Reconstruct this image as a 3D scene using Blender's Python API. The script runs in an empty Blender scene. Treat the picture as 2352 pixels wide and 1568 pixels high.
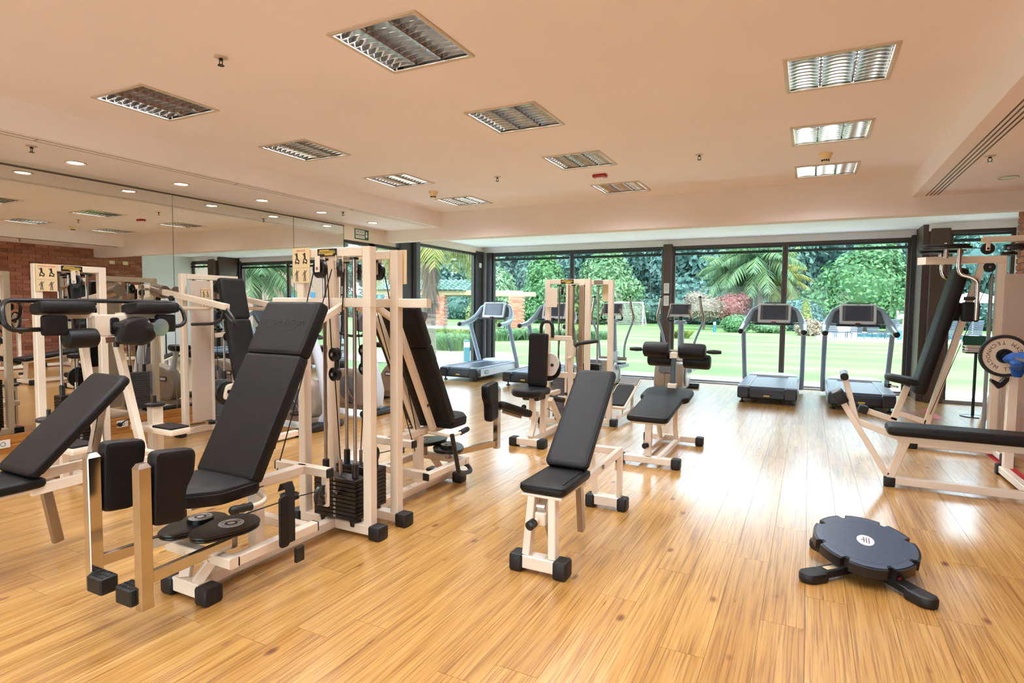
import bpy, math, random
from mathutils import Vector, Matrix
R = math.radians
scene = bpy.context.scene
COL = scene.collection

# ---------------------------------------------------------------- camera
cam_d = bpy.data.cameras.new('camera')
cam = bpy.data.objects.new('camera', cam_d); COL.objects.link(cam)
cam_d.sensor_width = 36.0; cam_d.lens = 20.630; cam_d.clip_end = 400
_y, _p, _r = R(-26.80993), R(-3.31892), R(0.55958)
_f = Vector((math.sin(_y)*math.cos(_p), math.cos(_y)*math.cos(_p), math.sin(_p)))
_a = Vector((math.cos(_y), -math.sin(_y), 0)); _u = _a.cross(_f)
_ax = _a*math.cos(_r) + _u*math.sin(_r); _ux = -_a*math.sin(_r) + _u*math.cos(_r)
cam.matrix_world = Matrix(((_ax.x, _ux.x, -_f.x, 0), (_ax.y, _ux.y, -_f.y, 0), (_ax.z, _ux.z, -_f.z, 1.4), (0, 0, 0, 1)))
scene.camera = cam

# ---------------------------------------------------------------- sky, sun, exposure
world = bpy.data.worlds.new('world'); scene.world = world; world.use_nodes = True
_n = world.node_tree.nodes; _l = world.node_tree.links
_bg = _n['Background']; _sky = _n.new('ShaderNodeTexSky')
_sky.sky_type = 'HOSEK_WILKIE'; _sky.turbidity = 6.0; _sky.ground_albedo = 0.4
_sky.sun_direction = Vector((0.35, -0.45, 0.82)).normalized()
_mix = _n.new('ShaderNodeMix'); _mix.data_type = 'RGBA'; _mix.inputs[0].default_value = 0.55
_mix.inputs[7].default_value = (0.62, 0.70, 0.80, 1)
_l.new(_sky.outputs[0], _mix.inputs[6]); _l.new(_mix.outputs[2], _bg.inputs['Color'])
_bg.inputs['Strength'].default_value = 12.5
sun_d = bpy.data.lights.new('sun', 'SUN'); sun_d.energy = 5.0; sun_d.angle = R(12); sun_d.color = (1.0, 0.95, 0.86)
sun = bpy.data.objects.new('sun', sun_d); COL.objects.link(sun)
sun.rotation_euler = Vector((0.35, -0.45, 0.82)).to_track_quat('Z', 'Y').to_euler()
LAMP_W = 54.0          # watts of each ceiling luminaire
vs = scene.view_settings
vs.view_transform = 'Standard'; vs.look = 'None'; vs.gamma = 1.0; vs.use_curve_mapping = False
vs.exposure = 0.36
scene.cycles.use_denoising = True
scene.cycles.max_bounces = 8; scene.cycles.diffuse_bounces = 5; scene.cycles.glossy_bounces = 5
scene.cycles.transparent_max_bounces = 12; scene.cycles.caustics_reflective = True; scene.cycles.caustics_refractive = False
scene.cycles.sample_clamp_indirect = 6.0

# ---------------------------------------------------------------- helpers
def lin(c):
    return tuple(((v/255)/12.92 if v/255 <= 0.04045 else ((v/255+0.055)/1.055)**2.4) for v in c)
MATS = {}
def mat(name, rgb, rough=0.5, metal=0.0, var=0.0, scale=20.0, bump=0.0, coat=0.0, spec=0.5, stretch=None, bscale=None, emit=None, estr=0.0, trans=0.0):
    m = bpy.data.materials.new(name); m.use_nodes = True; MATS[name] = m
    nt = m.node_tree; b = nt.nodes['Principled BSDF']; c = lin(rgb)
    b.inputs['Base Color'].default_value = (*c, 1); b.inputs['Roughness'].default_value = rough
    b.inputs['Metallic'].default_value = metal; b.inputs['Coat Weight'].default_value = coat
    b.inputs['Coat Roughness'].default_value = 0.12
    b.inputs['Specular IOR Level'].default_value = spec
    b.inputs['Transmission Weight'].default_value = trans
    if emit: b.inputs['Emission Color'].default_value = (*lin(emit), 1); b.inputs['Emission Strength'].default_value = estr
    tc = nt.nodes.new('ShaderNodeTexCoord'); mp = nt.nodes.new('ShaderNodeMapping')
    nt.links.new(tc.outputs['Object'], mp.inputs[0])
    if stretch: mp.inputs['Scale'].default_value = stretch
    nz = nt.nodes.new('ShaderNodeTexNoise'); nz.inputs['Scale'].default_value = scale; nz.inputs['Detail'].default_value = 4
    nt.links.new(mp.outputs[0], nz.inputs['Vector'])
    rp = nt.nodes.new('ShaderNodeValToRGB'); v = max(var, 0.02)
    rp.color_ramp.elements[0].position = 0.3; rp.color_ramp.elements[1].position = 0.7
    rp.color_ramp.elements[0].color = (*[x*(1-v) for x in c], 1); rp.color_ramp.elements[1].color = (*[min(1, x*(1+v)) for x in c], 1)
    nt.links.new(nz.outputs['Fac'], rp.inputs[0]); nt.links.new(rp.outputs[0], b.inputs['Base Color'])
    if bump:
        n2 = nt.nodes.new('ShaderNodeTexNoise'); n2.inputs['Scale'].default_value = bscale or scale*3; n2.inputs['Detail'].default_value = 3
        nt.links.new(mp.outputs[0], n2.inputs['Vector'])
        bp = nt.nodes.new('ShaderNodeBump'); bp.inputs['Strength'].default_value = bump; bp.inputs['Distance'].default_value = 0.004
        nt.links.new(n2.outputs['Fac'], bp.inputs['Height']); nt.links.new(bp.outputs[0], b.inputs['Normal'])
    return m
def nodes(m): return m.node_tree.nodes, m.node_tree.links, m.node_tree.nodes['Principled BSDF']

class MB:
    """collects shapes; obj() links them as one mesh object"""
    def __init__(s): s.v = []; s.f = []
    def add(s, vs, fs, M=None):
        o = len(s.v); s.v += [tuple(M @ Vector(p)) if M else tuple(p) for p in vs]; s.f += [[i+o for i in f] for f in fs]; return s
    def box(s, c, d, M=None, ch=0.0):
        x, y, z = d[0]/2, d[1]/2, d[2]/2
        if ch <= 0:
            vs = [(c[0]+a*x, c[1]+b*y, c[2]+e*z) for a in (-1, 1) for b in (-1, 1) for e in (-1, 1)]
            return s.add(vs, [(0, 1, 3, 2), (4, 6, 7, 5), (0, 4, 5, 1), (2, 3, 7, 6), (0, 2, 6, 4), (1, 5, 7, 3)], M)
        ch = min(ch, x*0.9, y*0.9, z*0.9)
        out = [(-x+ch, -y), (x-ch, -y), (x, -y+ch), (x, y-ch), (x-ch, y), (-x+ch, y), (-x, y-ch), (-x, -y+ch)]
        inn = [(px*(x-ch)/x, py*(y-ch)/y) for px, py in out]
        rings = [(inn, -z), (out, -z+ch), (out, z-ch), (inn, z)]
        return s.rings([[(c[0]+a, c[1]+b, c[2]+h) for a, b in r] for r, h in rings], M)
    def rings(s, rs, M=None, cap=True, loop=True):
        n = len(rs[0]); vs = [p for r in rs for p in r]; fs = []
        for k in range(len(rs)-1):
            for i in range(n if loop else n-1):
                j = (i+1) % n; fs.append((k*n+i, k*n+j, (k+1)*n+j, (k+1)*n+i))
        if cap: fs.append(tuple(range(n))[::-1]); fs.append(tuple((len(rs)-1)*n+i for i in range(n)))
        return s.add(vs, fs, M)
    def bar(s, a, b, w, h, up=(0, 0, 1), ch=0.16, M=None):
        a = Vector(a); b = Vector(b); d = (b-a).normalized(); up = Vector(up)
        if abs(d.dot(up)) > 0.98: up = Vector((0, 1, 0)) if abs(d.y) < 0.9 else Vector((1, 0, 0))
        x = d.cross(up).normalized(); u = x.cross(d).normalized(); W, H = w/2, h/2; c = min(W, H)*ch
        pr = [(-W+c, -H), (W-c, -H), (W, -H+c), (W, H-c), (W-c, H), (-W+c, H), (-W, H-c), (-W, -H+c)]
        return s.rings([[p + x*q[0] + u*q[1] for q in pr] for p in (a, b)], M)
    def cyl(s, a, b, r, n=16, r2=None, M=None):
        a = Vector(a); b = Vector(b); d = (b-a).normalized(); r2 = r if r2 is None else r2
        x = d.orthogonal().normalized(); u = d.cross(x)
        return s.rings([[p + (x*math.cos(2*math.pi*i/n) + u*math.sin(2*math.pi*i/n))*q for i in range(n)] for p, q in ((a, r), (b, r2))], M)
    def tube(s, pts, r, n=10, fil=0.0, M=None, flat=1.0, closed=False):
        pts = [Vector(p) for p in pts]; rr = r if isinstance(r, (list, tuple)) else None
        if fil > 0 and not rr:
            q = [pts[0]]
            for i in range(1, len(pts)-1):
                p0, p, p1 = pts[i-1], pts[i], pts[i+1]; d0 = (p0-p); d1 = (p1-p); f = min(fil, d0.length*0.48, d1.length*0.48)
                A = p + d0.normalized()*f; B = p + d1.normalized()*f
                q += [A*(1-t)**2 + p*2*t*(1-t) + B*t*t for t in (0, 0.25, 0.5, 0.75, 1)]
            pts = q + [pts[-1]]
        rs = []; x = None; N = len(pts)
        for i, p in enumerate(pts):
            if closed: d = (pts[(i+1) % N]-pts[i-1]).normalized()
            else: d = (pts[min(i+1, N-1)] - pts[max(i-1, 0)]).normalized()
            x = d.orthogonal().normalized() if x is None else (x - d*x.dot(d)).normalized()
            u = d.cross(x); ri = rr[i] if rr else r
            rs.append([p + (x*math.cos(2*math.pi*k/n) + u*math.sin(2*math.pi*k/n)*flat)*ri for k in range(n)])
        if closed: rs.append(rs[0])
        return s.rings(rs, M, cap=not closed)
    def lathe(s, prof, c=(0, 0, 0), axis=(0, 0, 1), n=24, M=None, cap=True):
        d = Vector(axis).normalized(); x = d.orthogonal().normalized(); u = d.cross(x); c = Vector(c)
        return s.rings([[c + d*h + (x*math.cos(2*math.pi*i/n) + u*math.sin(2*math.pi*i/n))*max(r, 1e-4) for i in range(n)] for r, h in prof], M, cap)
    def slab(s, out, z0, z1, r=0.0, M=None, dome=0.0):
        """polygon outline (x, y) raised from z0 to z1 with rounded rims"""
        n = len(out); cx = sum(p[0] for p in out)/n; cy = sum(p[1] for p in out)/n
        hx = max(1e-3, (max(p[0] for p in out)-min(p[0] for p in out))/2); hy = max(1e-3, (max(p[1] for p in out)-min(p[1] for p in out))/2)
        ox = (max(p[0] for p in out)+min(p[0] for p in out))/2; oy = (max(p[1] for p in out)+min(p[1] for p in out))/2
        def inset(t): return out if t <= 0 else [(ox+(x-ox)*max(0.05, 1-t/hx), oy+(y-oy)*max(0.05, 1-t/hy)) for x, y in out]
        if r <= 0: rs = [(out, z0), (out, z1)]
        else:
            st = [(1-math.cos(a), 1-math.sin(a)) for a in (math.pi/2, math.pi/4, 0)]
            rs = [(inset(r*a), z0 + r*b) for a, b in ((1.5, 0), (1, 0), (0.3, 0.3), (0, 1))] + [(inset(r*a), z1 - r*b) for a, b in ((0, 1), (0.3, 0.3), (1, 0), (1.5, 0))]
            if dome: rs.append(([(cx+(x-cx)*0.78, cy+(y-cy)*0.78) for x, y in out], z1+dome))
        return s.rings([[(x, y, z) for x, y in o] for o, z in rs], M)
    def obj(s, name, m, parent=None, smooth=True, ang=38):
        me = bpy.data.meshes.new(name); me.from_pydata(s.v, [], s.f); me.validate(); 
        if smooth:
            me.polygons.foreach_set('use_smooth', [True]*len(me.polygons)); me.set_sharp_from_angle(angle=R(ang))
        me.materials.append(MATS[m] if isinstance(m, str) else m); me.update()
        o = bpy.data.objects.new(name, me); COL.objects.link(o); o.parent = parent; return o

def props(o, label=None, cat=None, group=None, kind=None):
    if label: o['label'] = label
    if cat: o['category'] = cat
    if group: o['group'] = group
    if kind: o['kind'] = kind
    return o
def thing(name, label, cat, loc=(0, 0, 0), rz=0.0, group=None, kind=None):
    o = bpy.data.objects.new(name, None); COL.objects.link(o); o.empty_display_size = 0.2
    o.location = loc; o.rotation_euler = (0, 0, R(rz)); return props(o, label, cat, group, kind)
def dup(o, parent=None, **k):
    c = o.copy(); COL.objects.link(c); c.parent = parent
    for ch in list(o.children): dup(ch, c)
    for a, b in k.items(): c[a] = b
    return c
def rect(w, d, cx=0, cy=0, r=0.02, n=3):
    x, y = w/2, d/2; r = min(r, x, y); o = []
    for sx, sy, a0 in ((1, -1, -90), (1, 1, 0), (-1, 1, 90), (-1, -1, 180)):
        for k in range(n+1):
            a = R(a0 + 90*k/n); o.append((cx + sx*(x-r) + r*math.cos(a), cy + sy*(y-r) + r*math.sin(a)))
    return o
def ell(a, b, n=24, cx=0, cy=0): return [(cx+a*math.cos(2*math.pi*i/n), cy+b*math.sin(2*math.pi*i/n)) for i in range(n)]
def rpoly(pts, r, n=3):
    """polygon with rounded corners (counter-clockwise)"""
    o = []; N = len(pts)
    for i in range(N):
        p0, p, p1 = Vector(pts[i-1]), Vector(pts[i]), Vector(pts[(i+1) % N]); d0, d1 = p0-p, p1-p; f = min(r, d0.length*0.45, d1.length*0.45)
        A = p + d0.normalized()*f; B = p + d1.normalized()*f
        for k in range(n+1):
            t = k/n; q = A*(1-t)**2 + p*2*t*(1-t) + B*t*t; o.append((q.x, q.y))
    return o
def frame(o, x, y):
    """matrix with origin o, x axis and y axis given"""
    x = Vector(x).normalized(); z = x.cross(Vector(y)).normalized(); y = z.cross(x)
    return Matrix(((x.x, y.x, z.x, o[0]), (x.y, y.y, z.y, o[1]), (x.z, y.z, z.z, o[2]), (0, 0, 0, 1)))
def text(body, size, m, parent, M, name='lettering', ext=0.0006, sx=1.0):
    cu = bpy.data.curves.new(name, 'FONT'); cu.body = body; cu.size = size; cu.extrude = ext; cu.align_x = 'CENTER'; cu.align_y = 'CENTER'; cu.resolution_u = 2
    t = bpy.data.objects.new('lettering_source', cu); me = bpy.data.meshes.new_from_object(t); bpy.data.objects.remove(t); bpy.data.curves.remove(cu)
    me.name = name; me.transform(Matrix.Diagonal((sx, 1, 1, 1))); me.materials.clear(); me.materials.append(MATS[m])
    o = bpy.data.objects.new(name, me); COL.objects.link(o); o.parent = parent; o.matrix_local = M; return o
FWD = lambda x, y, z: frame((x, y, z), (1, 0, 0), (0, 0, 1))       # faces -y
BCK = lambda x, y, z: frame((x, y, z), (-1, 0, 0), (0, 0, 1))      # faces +y
RGT = lambda x, y, z: frame((x, y, z), (0, 1, 0), (0, 0, 1))       # faces +x
LFT = lambda x, y, z: frame((x, y, z), (0, -1, 0), (0, 0, 1))      # faces -x

# ---------------------------------------------------------------- materials
mat('cream_paint', (238, 222, 200), 0.32, var=0.03, scale=6, bump=0.03, coat=0.25)
mat('black_vinyl', (17, 15, 15), 0.46, var=0.25, scale=9, bump=0.35, bscale=260, spec=0.28)
mat('black_rubber', (16, 15, 15), 0.55, var=0.15, scale=30, bump=0.1)
mat('black_steel', (17, 16, 16), 0.30, var=0.1, scale=12)
mat('black_plastic', (23, 22, 24), 0.38, var=0.08, scale=15)
mat('chrome', (205, 200, 195), 0.14, metal=1.0, var=0.05, scale=7)
mat('steel', (165, 155, 148), 0.28, metal=1.0, var=0.05, scale=9)
mat('silver_plastic', (150, 166, 186), 0.33, var=0.04, scale=5, coat=0.2)
mat('pale_plastic', (205, 214, 224), 0.35, var=0.03, scale=5, coat=0.2)
mat('grey_plastic', (92, 96, 106), 0.42, var=0.06, scale=8)
mat('taupe_plastic', (150, 134, 118), 0.38, var=0.04, scale=5, coat=0.1)
mat('board_mat', (62, 76, 92), 0.36, var=0.08, scale=30)
mat('belt', (52, 60, 74), 0.40, var=0.12, scale=40, bump=0.08)
mat('screen', (58, 62, 84), 0.12, var=0.2, scale=6, coat=0.5)
mat('screen_bezel', (214, 214, 220), 0.3, var=0.03)
mat('yellow_plate', (206, 170, 70), 0.4, var=0.05)
mat('white_print', (226, 224, 216), 0.5, var=0.02)
mat('grey_print', (96, 90, 88), 0.5, var=0.02)
mat('dark_print', (40, 36, 34), 0.5)
mat('red_print', (186, 52, 40), 0.5)
mat('sign_board', (232, 206, 158), 0.5, var=0.04, scale=3)
mat('paper', (240, 236, 230), 0.6, var=0.03)
mat('red_plastic', (170, 30, 36), 0.4, var=0.05)
mat('red_tape', (196, 40, 52), 0.45, var=0.06)
mat('blue_cloth', (22, 78, 150), 0.8, var=0.3, scale=14, bump=0.5, bscale=30)
mat('plate_white', (226, 205, 176), 0.45, var=0.04)
mat('white_plastic', (236, 230, 222), 0.4, var=0.02)
mat('ceiling_paint', (247, 238, 238), 0.85, var=0.02, scale=1.2, bump=0.04, bscale=90)
mat('beam_paint', (236, 222, 212), 0.85, var=0.02, scale=1.5)
mat('bay_white', (244, 245, 247), 0.8, var=0.02, scale=1.5)
mat('wall_paint', (232, 218, 200), 0.85, var=0.03, scale=1.5)
mat('frame_dark', (44, 40, 38), 0.38, var=0.1, scale=3, coat=0.1)
mat('frame_brown', (78, 58, 48), 0.42, var=0.1, scale=3)
mat('frame_silver', (150, 148, 150), 0.35, metal=0.6, var=0.05)
mat('blind_dark', (30, 40, 42), 0.5)
mat('mirror', (226, 226, 220), 0.004, metal=1.0)
mat('mirror_edge', (120, 130, 122), 0.3, metal=0.5)
mat('mortar', (150, 128, 112), 0.95, var=0.15, scale=30)
mat('lamp_metal', (192, 188, 182), 0.12, metal=1.0, var=0.03)
mat('lamp_house', (206, 190, 172), 0.4, var=0.04)
mat('lamp_glow', (255, 250, 240), 0.5, emit=(255, 244, 226), estr=30.0)
mat('lamp_off', (190, 205, 180), 0.3)
mat('sign_green', (20, 84, 66), 0.4)
mat('vent_dark', (92, 78, 68), 0.6)
def brick_mat(name, c0, c1, c2):
    m = mat(name, c0, 0.85, var=0.1, scale=40, bump=0.5, bscale=60); n, l, b = nodes(m)
    oi = n.new('ShaderNodeObjectInfo'); ge = n.new('ShaderNodeNewGeometry'); ad = n.new('ShaderNodeMath'); ad.operation = 'ADD'; fr = n.new('ShaderNodeMath'); fr.operation = 'FRACT'
    l.new(oi.outputs['Random'], ad.inputs[0]); l.new(ge.outputs['Random Per Island'], ad.inputs[1]); l.new(ad.outputs[0], fr.inputs[0])
    rp = n.new('ShaderNodeValToRGB'); e = rp.color_ramp.elements; e[0].color = (*lin(c0), 1); e[1].color = (*lin(c2), 1); x = e.new(0.5); x.color = (*lin(c1), 1)
    l.new(fr.outputs[0], rp.inputs[0]); mx = n.new('ShaderNodeMix'); mx.data_type = 'RGBA'; mx.blend_type = 'MULTIPLY'; mx.inputs[0].default_value = 0.6
    nz = n.new('ShaderNodeTexNoise'); nz.inputs['Scale'].default_value = 35; cr = n.new('ShaderNodeValToRGB'); cr.color_ramp.elements[0].color = (0.55, 0.55, 0.55, 1); cr.color_ramp.elements[1].color = (1, 1, 1, 1)
    tc = n.new('ShaderNodeTexCoord'); l.new(tc.outputs['Object'], nz.inputs['Vector']); l.new(nz.outputs['Fac'], cr.inputs[0])
    l.new(rp.outputs[0], mx.inputs[6]); l.new(cr.outputs[0], mx.inputs[7]); l.new(mx.outputs[2], b.inputs['Base Color']); return m
brick_mat('brick', (150, 84, 62), (176, 104, 78), (196, 130, 104))
brick_mat('roof_tile', (70, 104, 94), (84, 118, 108), (112, 140, 130))

def wood_floor():
    m = bpy.data.materials.new('floor_wood'); m.use_nodes = True; MATS['floor_wood'] = m; n, l, b = nodes(m)
    ge = n.new('ShaderNodeNewGeometry'); oi = n.new('ShaderNodeObjectInfo')
    rnd = n.new('ShaderNodeMath'); rnd.operation = 'ADD'; l.new(oi.outputs['Random'], rnd.inputs[0]); l.new(ge.outputs['Random Per Island'], rnd.inputs[1])
    off = n.new('ShaderNodeVectorMath'); off.operation = 'SCALE'; cv = n.new('ShaderNodeCombineXYZ'); 
    for i in range(3): l.new(rnd.outputs[0], cv.inputs[i])
    l.new(cv.outputs[0], off.inputs[0]); off.inputs['Scale'].default_value = 17.0
    ad = n.new('ShaderNodeVectorMath'); ad.operation = 'ADD'; l.new(ge.outputs['Position'], ad.inputs[0]); l.new(off.outputs[0], ad.inputs[1])
    def mp(sc):
        q = n.new('ShaderNodeMapping'); q.inputs['Scale'].default_value = sc; l.new(ad.outputs[0], q.inputs[0]); return q
    def ramp(src, st):
        r = n.new('ShaderNodeValToRGB'); e = r.color_ramp.elements
        e[0].position, e[0].color = st[0][0], (*lin(st[0][1]), 1); e[1].position, e[1].color = st[-1][0], (*lin(st[-1][1]), 1)
        for p, c in st[1:-1]: x = e.new(p); x.color = (*lin(c), 1)
        l.new(src, r.inputs[0]); return r
    # broad tone along the board, fine grain, dark streaks, knots
    t1 = n.new('ShaderNodeTexNoise'); t1.inputs['Scale'].default_value = 1.0; t1.inputs['Detail'].default_value = 5; t1.inputs['Distortion'].default_value = 0.6; l.new(mp((22, 1.1, 1)).outputs[0], t1.inputs['Vector'])
    r1 = ramp(t1.outputs['Fac'], [(0.25, (160, 114, 54)), (0.45, (192, 147, 80)), (0.62, (204, 162, 95)), (0.8, (214, 176, 114))])
    t2 = n.new('ShaderNodeTexNoise'); t2.inputs['Scale'].default_value = 1.0; t2.inputs['Detail'].default_value = 3; l.new(mp((150, 2.6, 1)).outputs[0], t2.inputs['Vector'])
    r2 = ramp(t2.outputs['Fac'], [(0.32, (168, 138, 104)), (0.52, (255, 252, 246))])
    m1 = n.new('ShaderNodeMix'); m1.data_type = 'RGBA'; m1.blend_type = 'MULTIPLY'; m1.inputs[0].default_value = 0.75; l.new(r1.outputs[0], m1.inputs[6]); l.new(r2.outputs[0], m1.inputs[7])
    vo = n.new('ShaderNodeTexVoronoi'); vo.inputs['Scale'].default_value = 1.0; vo.inputs['Randomness'].default_value = 1.0; l.new(mp((5.2, 2.7, 1)).outputs[0], vo.inputs['Vector'])
    r3 = ramp(vo.outputs['Distance'], [(0.035, (104, 66, 38)), (0.07, (184, 142, 104)), (0.12, (255, 255, 255))])
    m2 = n.new('ShaderNodeMix'); m2.data_type = 'RGBA'; m2.blend_type = 'MULTIPLY'; m2.inputs[0].default_value = 0.85; l.new(m1.outputs[2], m2.inputs[6]); l.new(r3.outputs[0], m2.inputs[7])
    r4 = ramp(rnd.outputs[0], [(0.0, (240, 232, 222)), (1.0, (255, 252, 248))]); fr = n.new('ShaderNodeMath'); fr.operation = 'FRACT'; l.new(rnd.outputs[0], fr.inputs[0]); l.new(fr.outputs[0], r4.inputs[0])
    m3 = n.new('ShaderNodeMix'); m3.data_type = 'RGBA'; m3.blend_type = 'MULTIPLY'; m3.inputs[0].default_value = 1.0; l.new(m2.outputs[2], m3.inputs[6]); l.new(r4.outputs[0], m3.inputs[7])
    l.new(m3.outputs[2], b.inputs['Base Color'])
    t3 = n.new('ShaderNodeTexNoise'); t3.inputs['Scale'].default_value = 1.0; t3.inputs['Detail'].default_value = 4; l.new(mp((30, 3, 1)).outputs[0], t3.inputs['Vector'])
    rr = n.new('ShaderNodeMapRange'); rr.inputs[3].default_value = 0.24; rr.inputs[4].default_value = 0.36; l.new(t3.outputs['Fac'], rr.inputs[0]); l.new(rr.outputs[0], b.inputs['Roughness'])
    b.inputs['Coat Weight'].default_value = 0.75; b.inputs['Coat Roughness'].default_value = 0.2; b.inputs['Specular IOR Level'].default_value = 0.55
    bp = n.new('ShaderNodeBump'); bp.inputs['Strength'].default_value = 0.03; bp.inputs['Distance'].default_value = 0.002; l.new(t2.outputs['Fac'], bp.inputs['Height']); l.new(bp.outputs[0], b.inputs['Normal'])
wood_floor()
def wood_trim(name, a, c, sc):
    m = mat(name, a, 0.4, var=0.1, scale=3, coat=0.3); n, l, b = nodes(m); ge = n.new('ShaderNodeNewGeometry'); q = n.new('ShaderNodeMapping'); q.inputs['Scale'].default_value = sc
    l.new(ge.outputs['Position'], q.inputs[0]); t = n.new('ShaderNodeTexNoise'); t.inputs['Scale'].default_value = 1; t.inputs['Detail'].default_value = 5; t.inputs['Distortion'].default_value = 0.8; l.new(q.outputs[0], t.inputs['Vector'])
    r = n.new('ShaderNodeValToRGB'); r.color_ramp.elements[0].position = 0.3; r.color_ramp.elements[1].position = 0.7; r.color_ramp.elements[0].color = (*lin(a), 1); r.color_ramp.elements[1].color = (*lin(c), 1)
    l.new(t.outputs['Fac'], r.inputs[0]); l.new(r.outputs[0], b.inputs['Base Color'])
wood_trim('skirting_wood', (150, 92, 36), (196, 132, 62), (4, 2, 60))
def pane_mat(name, tint, gl):
    m = bpy.data.materials.new(name); m.use_nodes = True; MATS[name] = m; n = m.node_tree.nodes; l = m.node_tree.links; n.remove(n['Principled BSDF'])
    t = n.new('ShaderNodeBsdfTransparent'); t.inputs[0].default_value = (*tint, 1); g = n.new('ShaderNodeBsdfGlossy'); g.inputs['Roughness'].default_value = 0.02
    f = n.new('ShaderNodeFresnel'); f.inputs['IOR'].default_value = 1.45; k = n.new('ShaderNodeMath'); k.operation = 'MULTIPLY'; k.inputs[1].default_value = gl; l.new(f.outputs[0], k.inputs[0])
    mx = n.new('ShaderNodeMixShader'); l.new(k.outputs[0], mx.inputs[0]); l.new(t.outputs[0], mx.inputs[1]); l.new(g.outputs[0], mx.inputs[2]); l.new(mx.outputs[0], n['Material Output'].inputs[0])
pane_mat('pane_glass', (0.93, 0.97, 0.95), 0.22)
pane_mat('shield_plastic', (0.86, 0.80, 0.74), 1.0)
def perforated():
    m = bpy.data.materials.new('perforated_sheet'); m.use_nodes = True; MATS['perforated_sheet'] = m; n, l, b = nodes(m)
    b.inputs['Base Color'].default_value = (*lin((214, 196, 178)), 1); b.inputs['Roughness'].default_value = 0.4
    t = n.new('ShaderNodeBsdfTransparent'); tc = n.new('ShaderNodeTexCoord'); v = n.new('ShaderNodeTexVoronoi'); v.inputs['Scale'].default_value = 110; v.inputs['Randomness'].default_value = 0.0
    c = n.new('ShaderNodeMath'); c.operation = 'LESS_THAN'; c.inputs[1].default_value = 0.36; l.new(tc.outputs['Object'], v.inputs['Vector']); l.new(v.outputs['Distance'], c.inputs[0])
    mx = n.new('ShaderNodeMixShader'); l.new(c.outputs[0], mx.inputs[0]); l.new(b.outputs[0], mx.inputs[1]); l.new(t.outputs[0], mx.inputs[2]); l.new(mx.outputs[0], n['Material Output'].inputs[0])
perforated()
def leaf_mat(name, c0, c1, tr=0.25):
    c0 = [v*0.66 for v in c0]; c1 = [v*0.66 for v in c1]
    m = mat(name, c0, 0.6, var=0.2); n, l, b = nodes(m); ge = n.new('ShaderNodeNewGeometry'); r = n.new('ShaderNodeValToRGB')
    r.color_ramp.elements[0].color = (*lin(c0), 1); r.color_ramp.elements[1].color = (*lin(c1), 1); l.new(ge.outputs['Random Per Island'], r.inputs[0]); l.new(r.outputs[0], b.inputs['Base Color'])
    td = n.new('ShaderNodeBsdfTranslucent'); l.new(r.outputs[0], td.inputs[0]); mx = n.new('ShaderNodeMixShader'); mx.inputs[0].default_value = tr
    l.new(b.outputs[0], mx.inputs[1]); l.new(td.outputs[0], mx.inputs[2]); l.new(mx.outputs[0], n['Material Output'].inputs[0])
# ================================================================ the room
XL, XR, YF, YB, ZC = -6.63, 2.26, 11.7, -4.6, 2.95
SX0, SX1, YW = -5.475, 1.01, 8.175          # edges of the raised ceiling field
def struct(name, mb, m, label, cat=None, parent=None, **k):
    o = mb.obj(name, m, parent, **k); return props(o, label, cat, kind='structure')
def B(x0, x1, y0, y1, z0, z1, mb=None, ch=0.0):
    return (mb or MB()).box(((x0+x1)/2, (y0+y1)/2, (z0+z1)/2), (x1-x0, y1-y0, z1-z0), ch=ch)

# ---- floor: pine planks along Y
floor = struct('floor', B(XL, 2.7, YB, YF+0.05, -0.10, -0.009), 'vent_dark', 'glossy knotty pine plank floor with window reflections', 'floor')
random.seed(5)
PW, PL = 0.18, 1.28
planks = []; x = XL
i = 0
while x < 2.62:
    y = YB - random.random()*PL
    while y < YF+0.03:
        y0, y1 = max(y, YB), min(y+PL, YF+0.03)
        if y1-y0 > 0.02: planks.append((x, min(x+PW, 2.66), y0, y1))
        y += PL
    x += PW
def on_screen(p):
    v = cam.matrix_world.inverted() @ Vector(p)
    if v.z > -0.3: return None
    return (v.x/-v.z*1347.8, v.y/-v.z*1347.8, -v.z)
def plank_rank(q):
    s = 0
    for fy in (0, 0.25, 0.5, 0.75, 1.0):
        c = on_screen(((q[0]+q[1])/2, q[2]+(q[3]-q[2])*fy, 0))
        if c and abs(c[0]) < 1200 and abs(c[1]) < 800: s += 1/c[2]**3
    return -s*(q[3]-q[2])
planks.sort(key=plank_rank)
full = {}
def plank_mb(mb, x0, x1, y0, y1): return B(x0+0.0007, x1-0.0007, y0+0.0008, y1-0.0008, -0.009, 0.0, mb)
for q in planks[:299]:
    key = (round(q[1]-q[0], 3), round(q[3]-q[2], 3))
    if key not in full:
        o = plank_mb(MB(), -key[0]/2, key[0]/2, 0, key[1]).obj('plank', 'floor_wood', floor, smooth=False); full[key] = o
    else: o = full[key].copy(); COL.objects.link(o)
    o.location = ((q[0]+q[1])/2, q[2], 0)
rest = MB()
for q in planks[299:]: plank_mb(rest, *q)
rest.obj('plank_field', 'floor_wood', floor, smooth=False)['kind'] = 'stuff'

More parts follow.
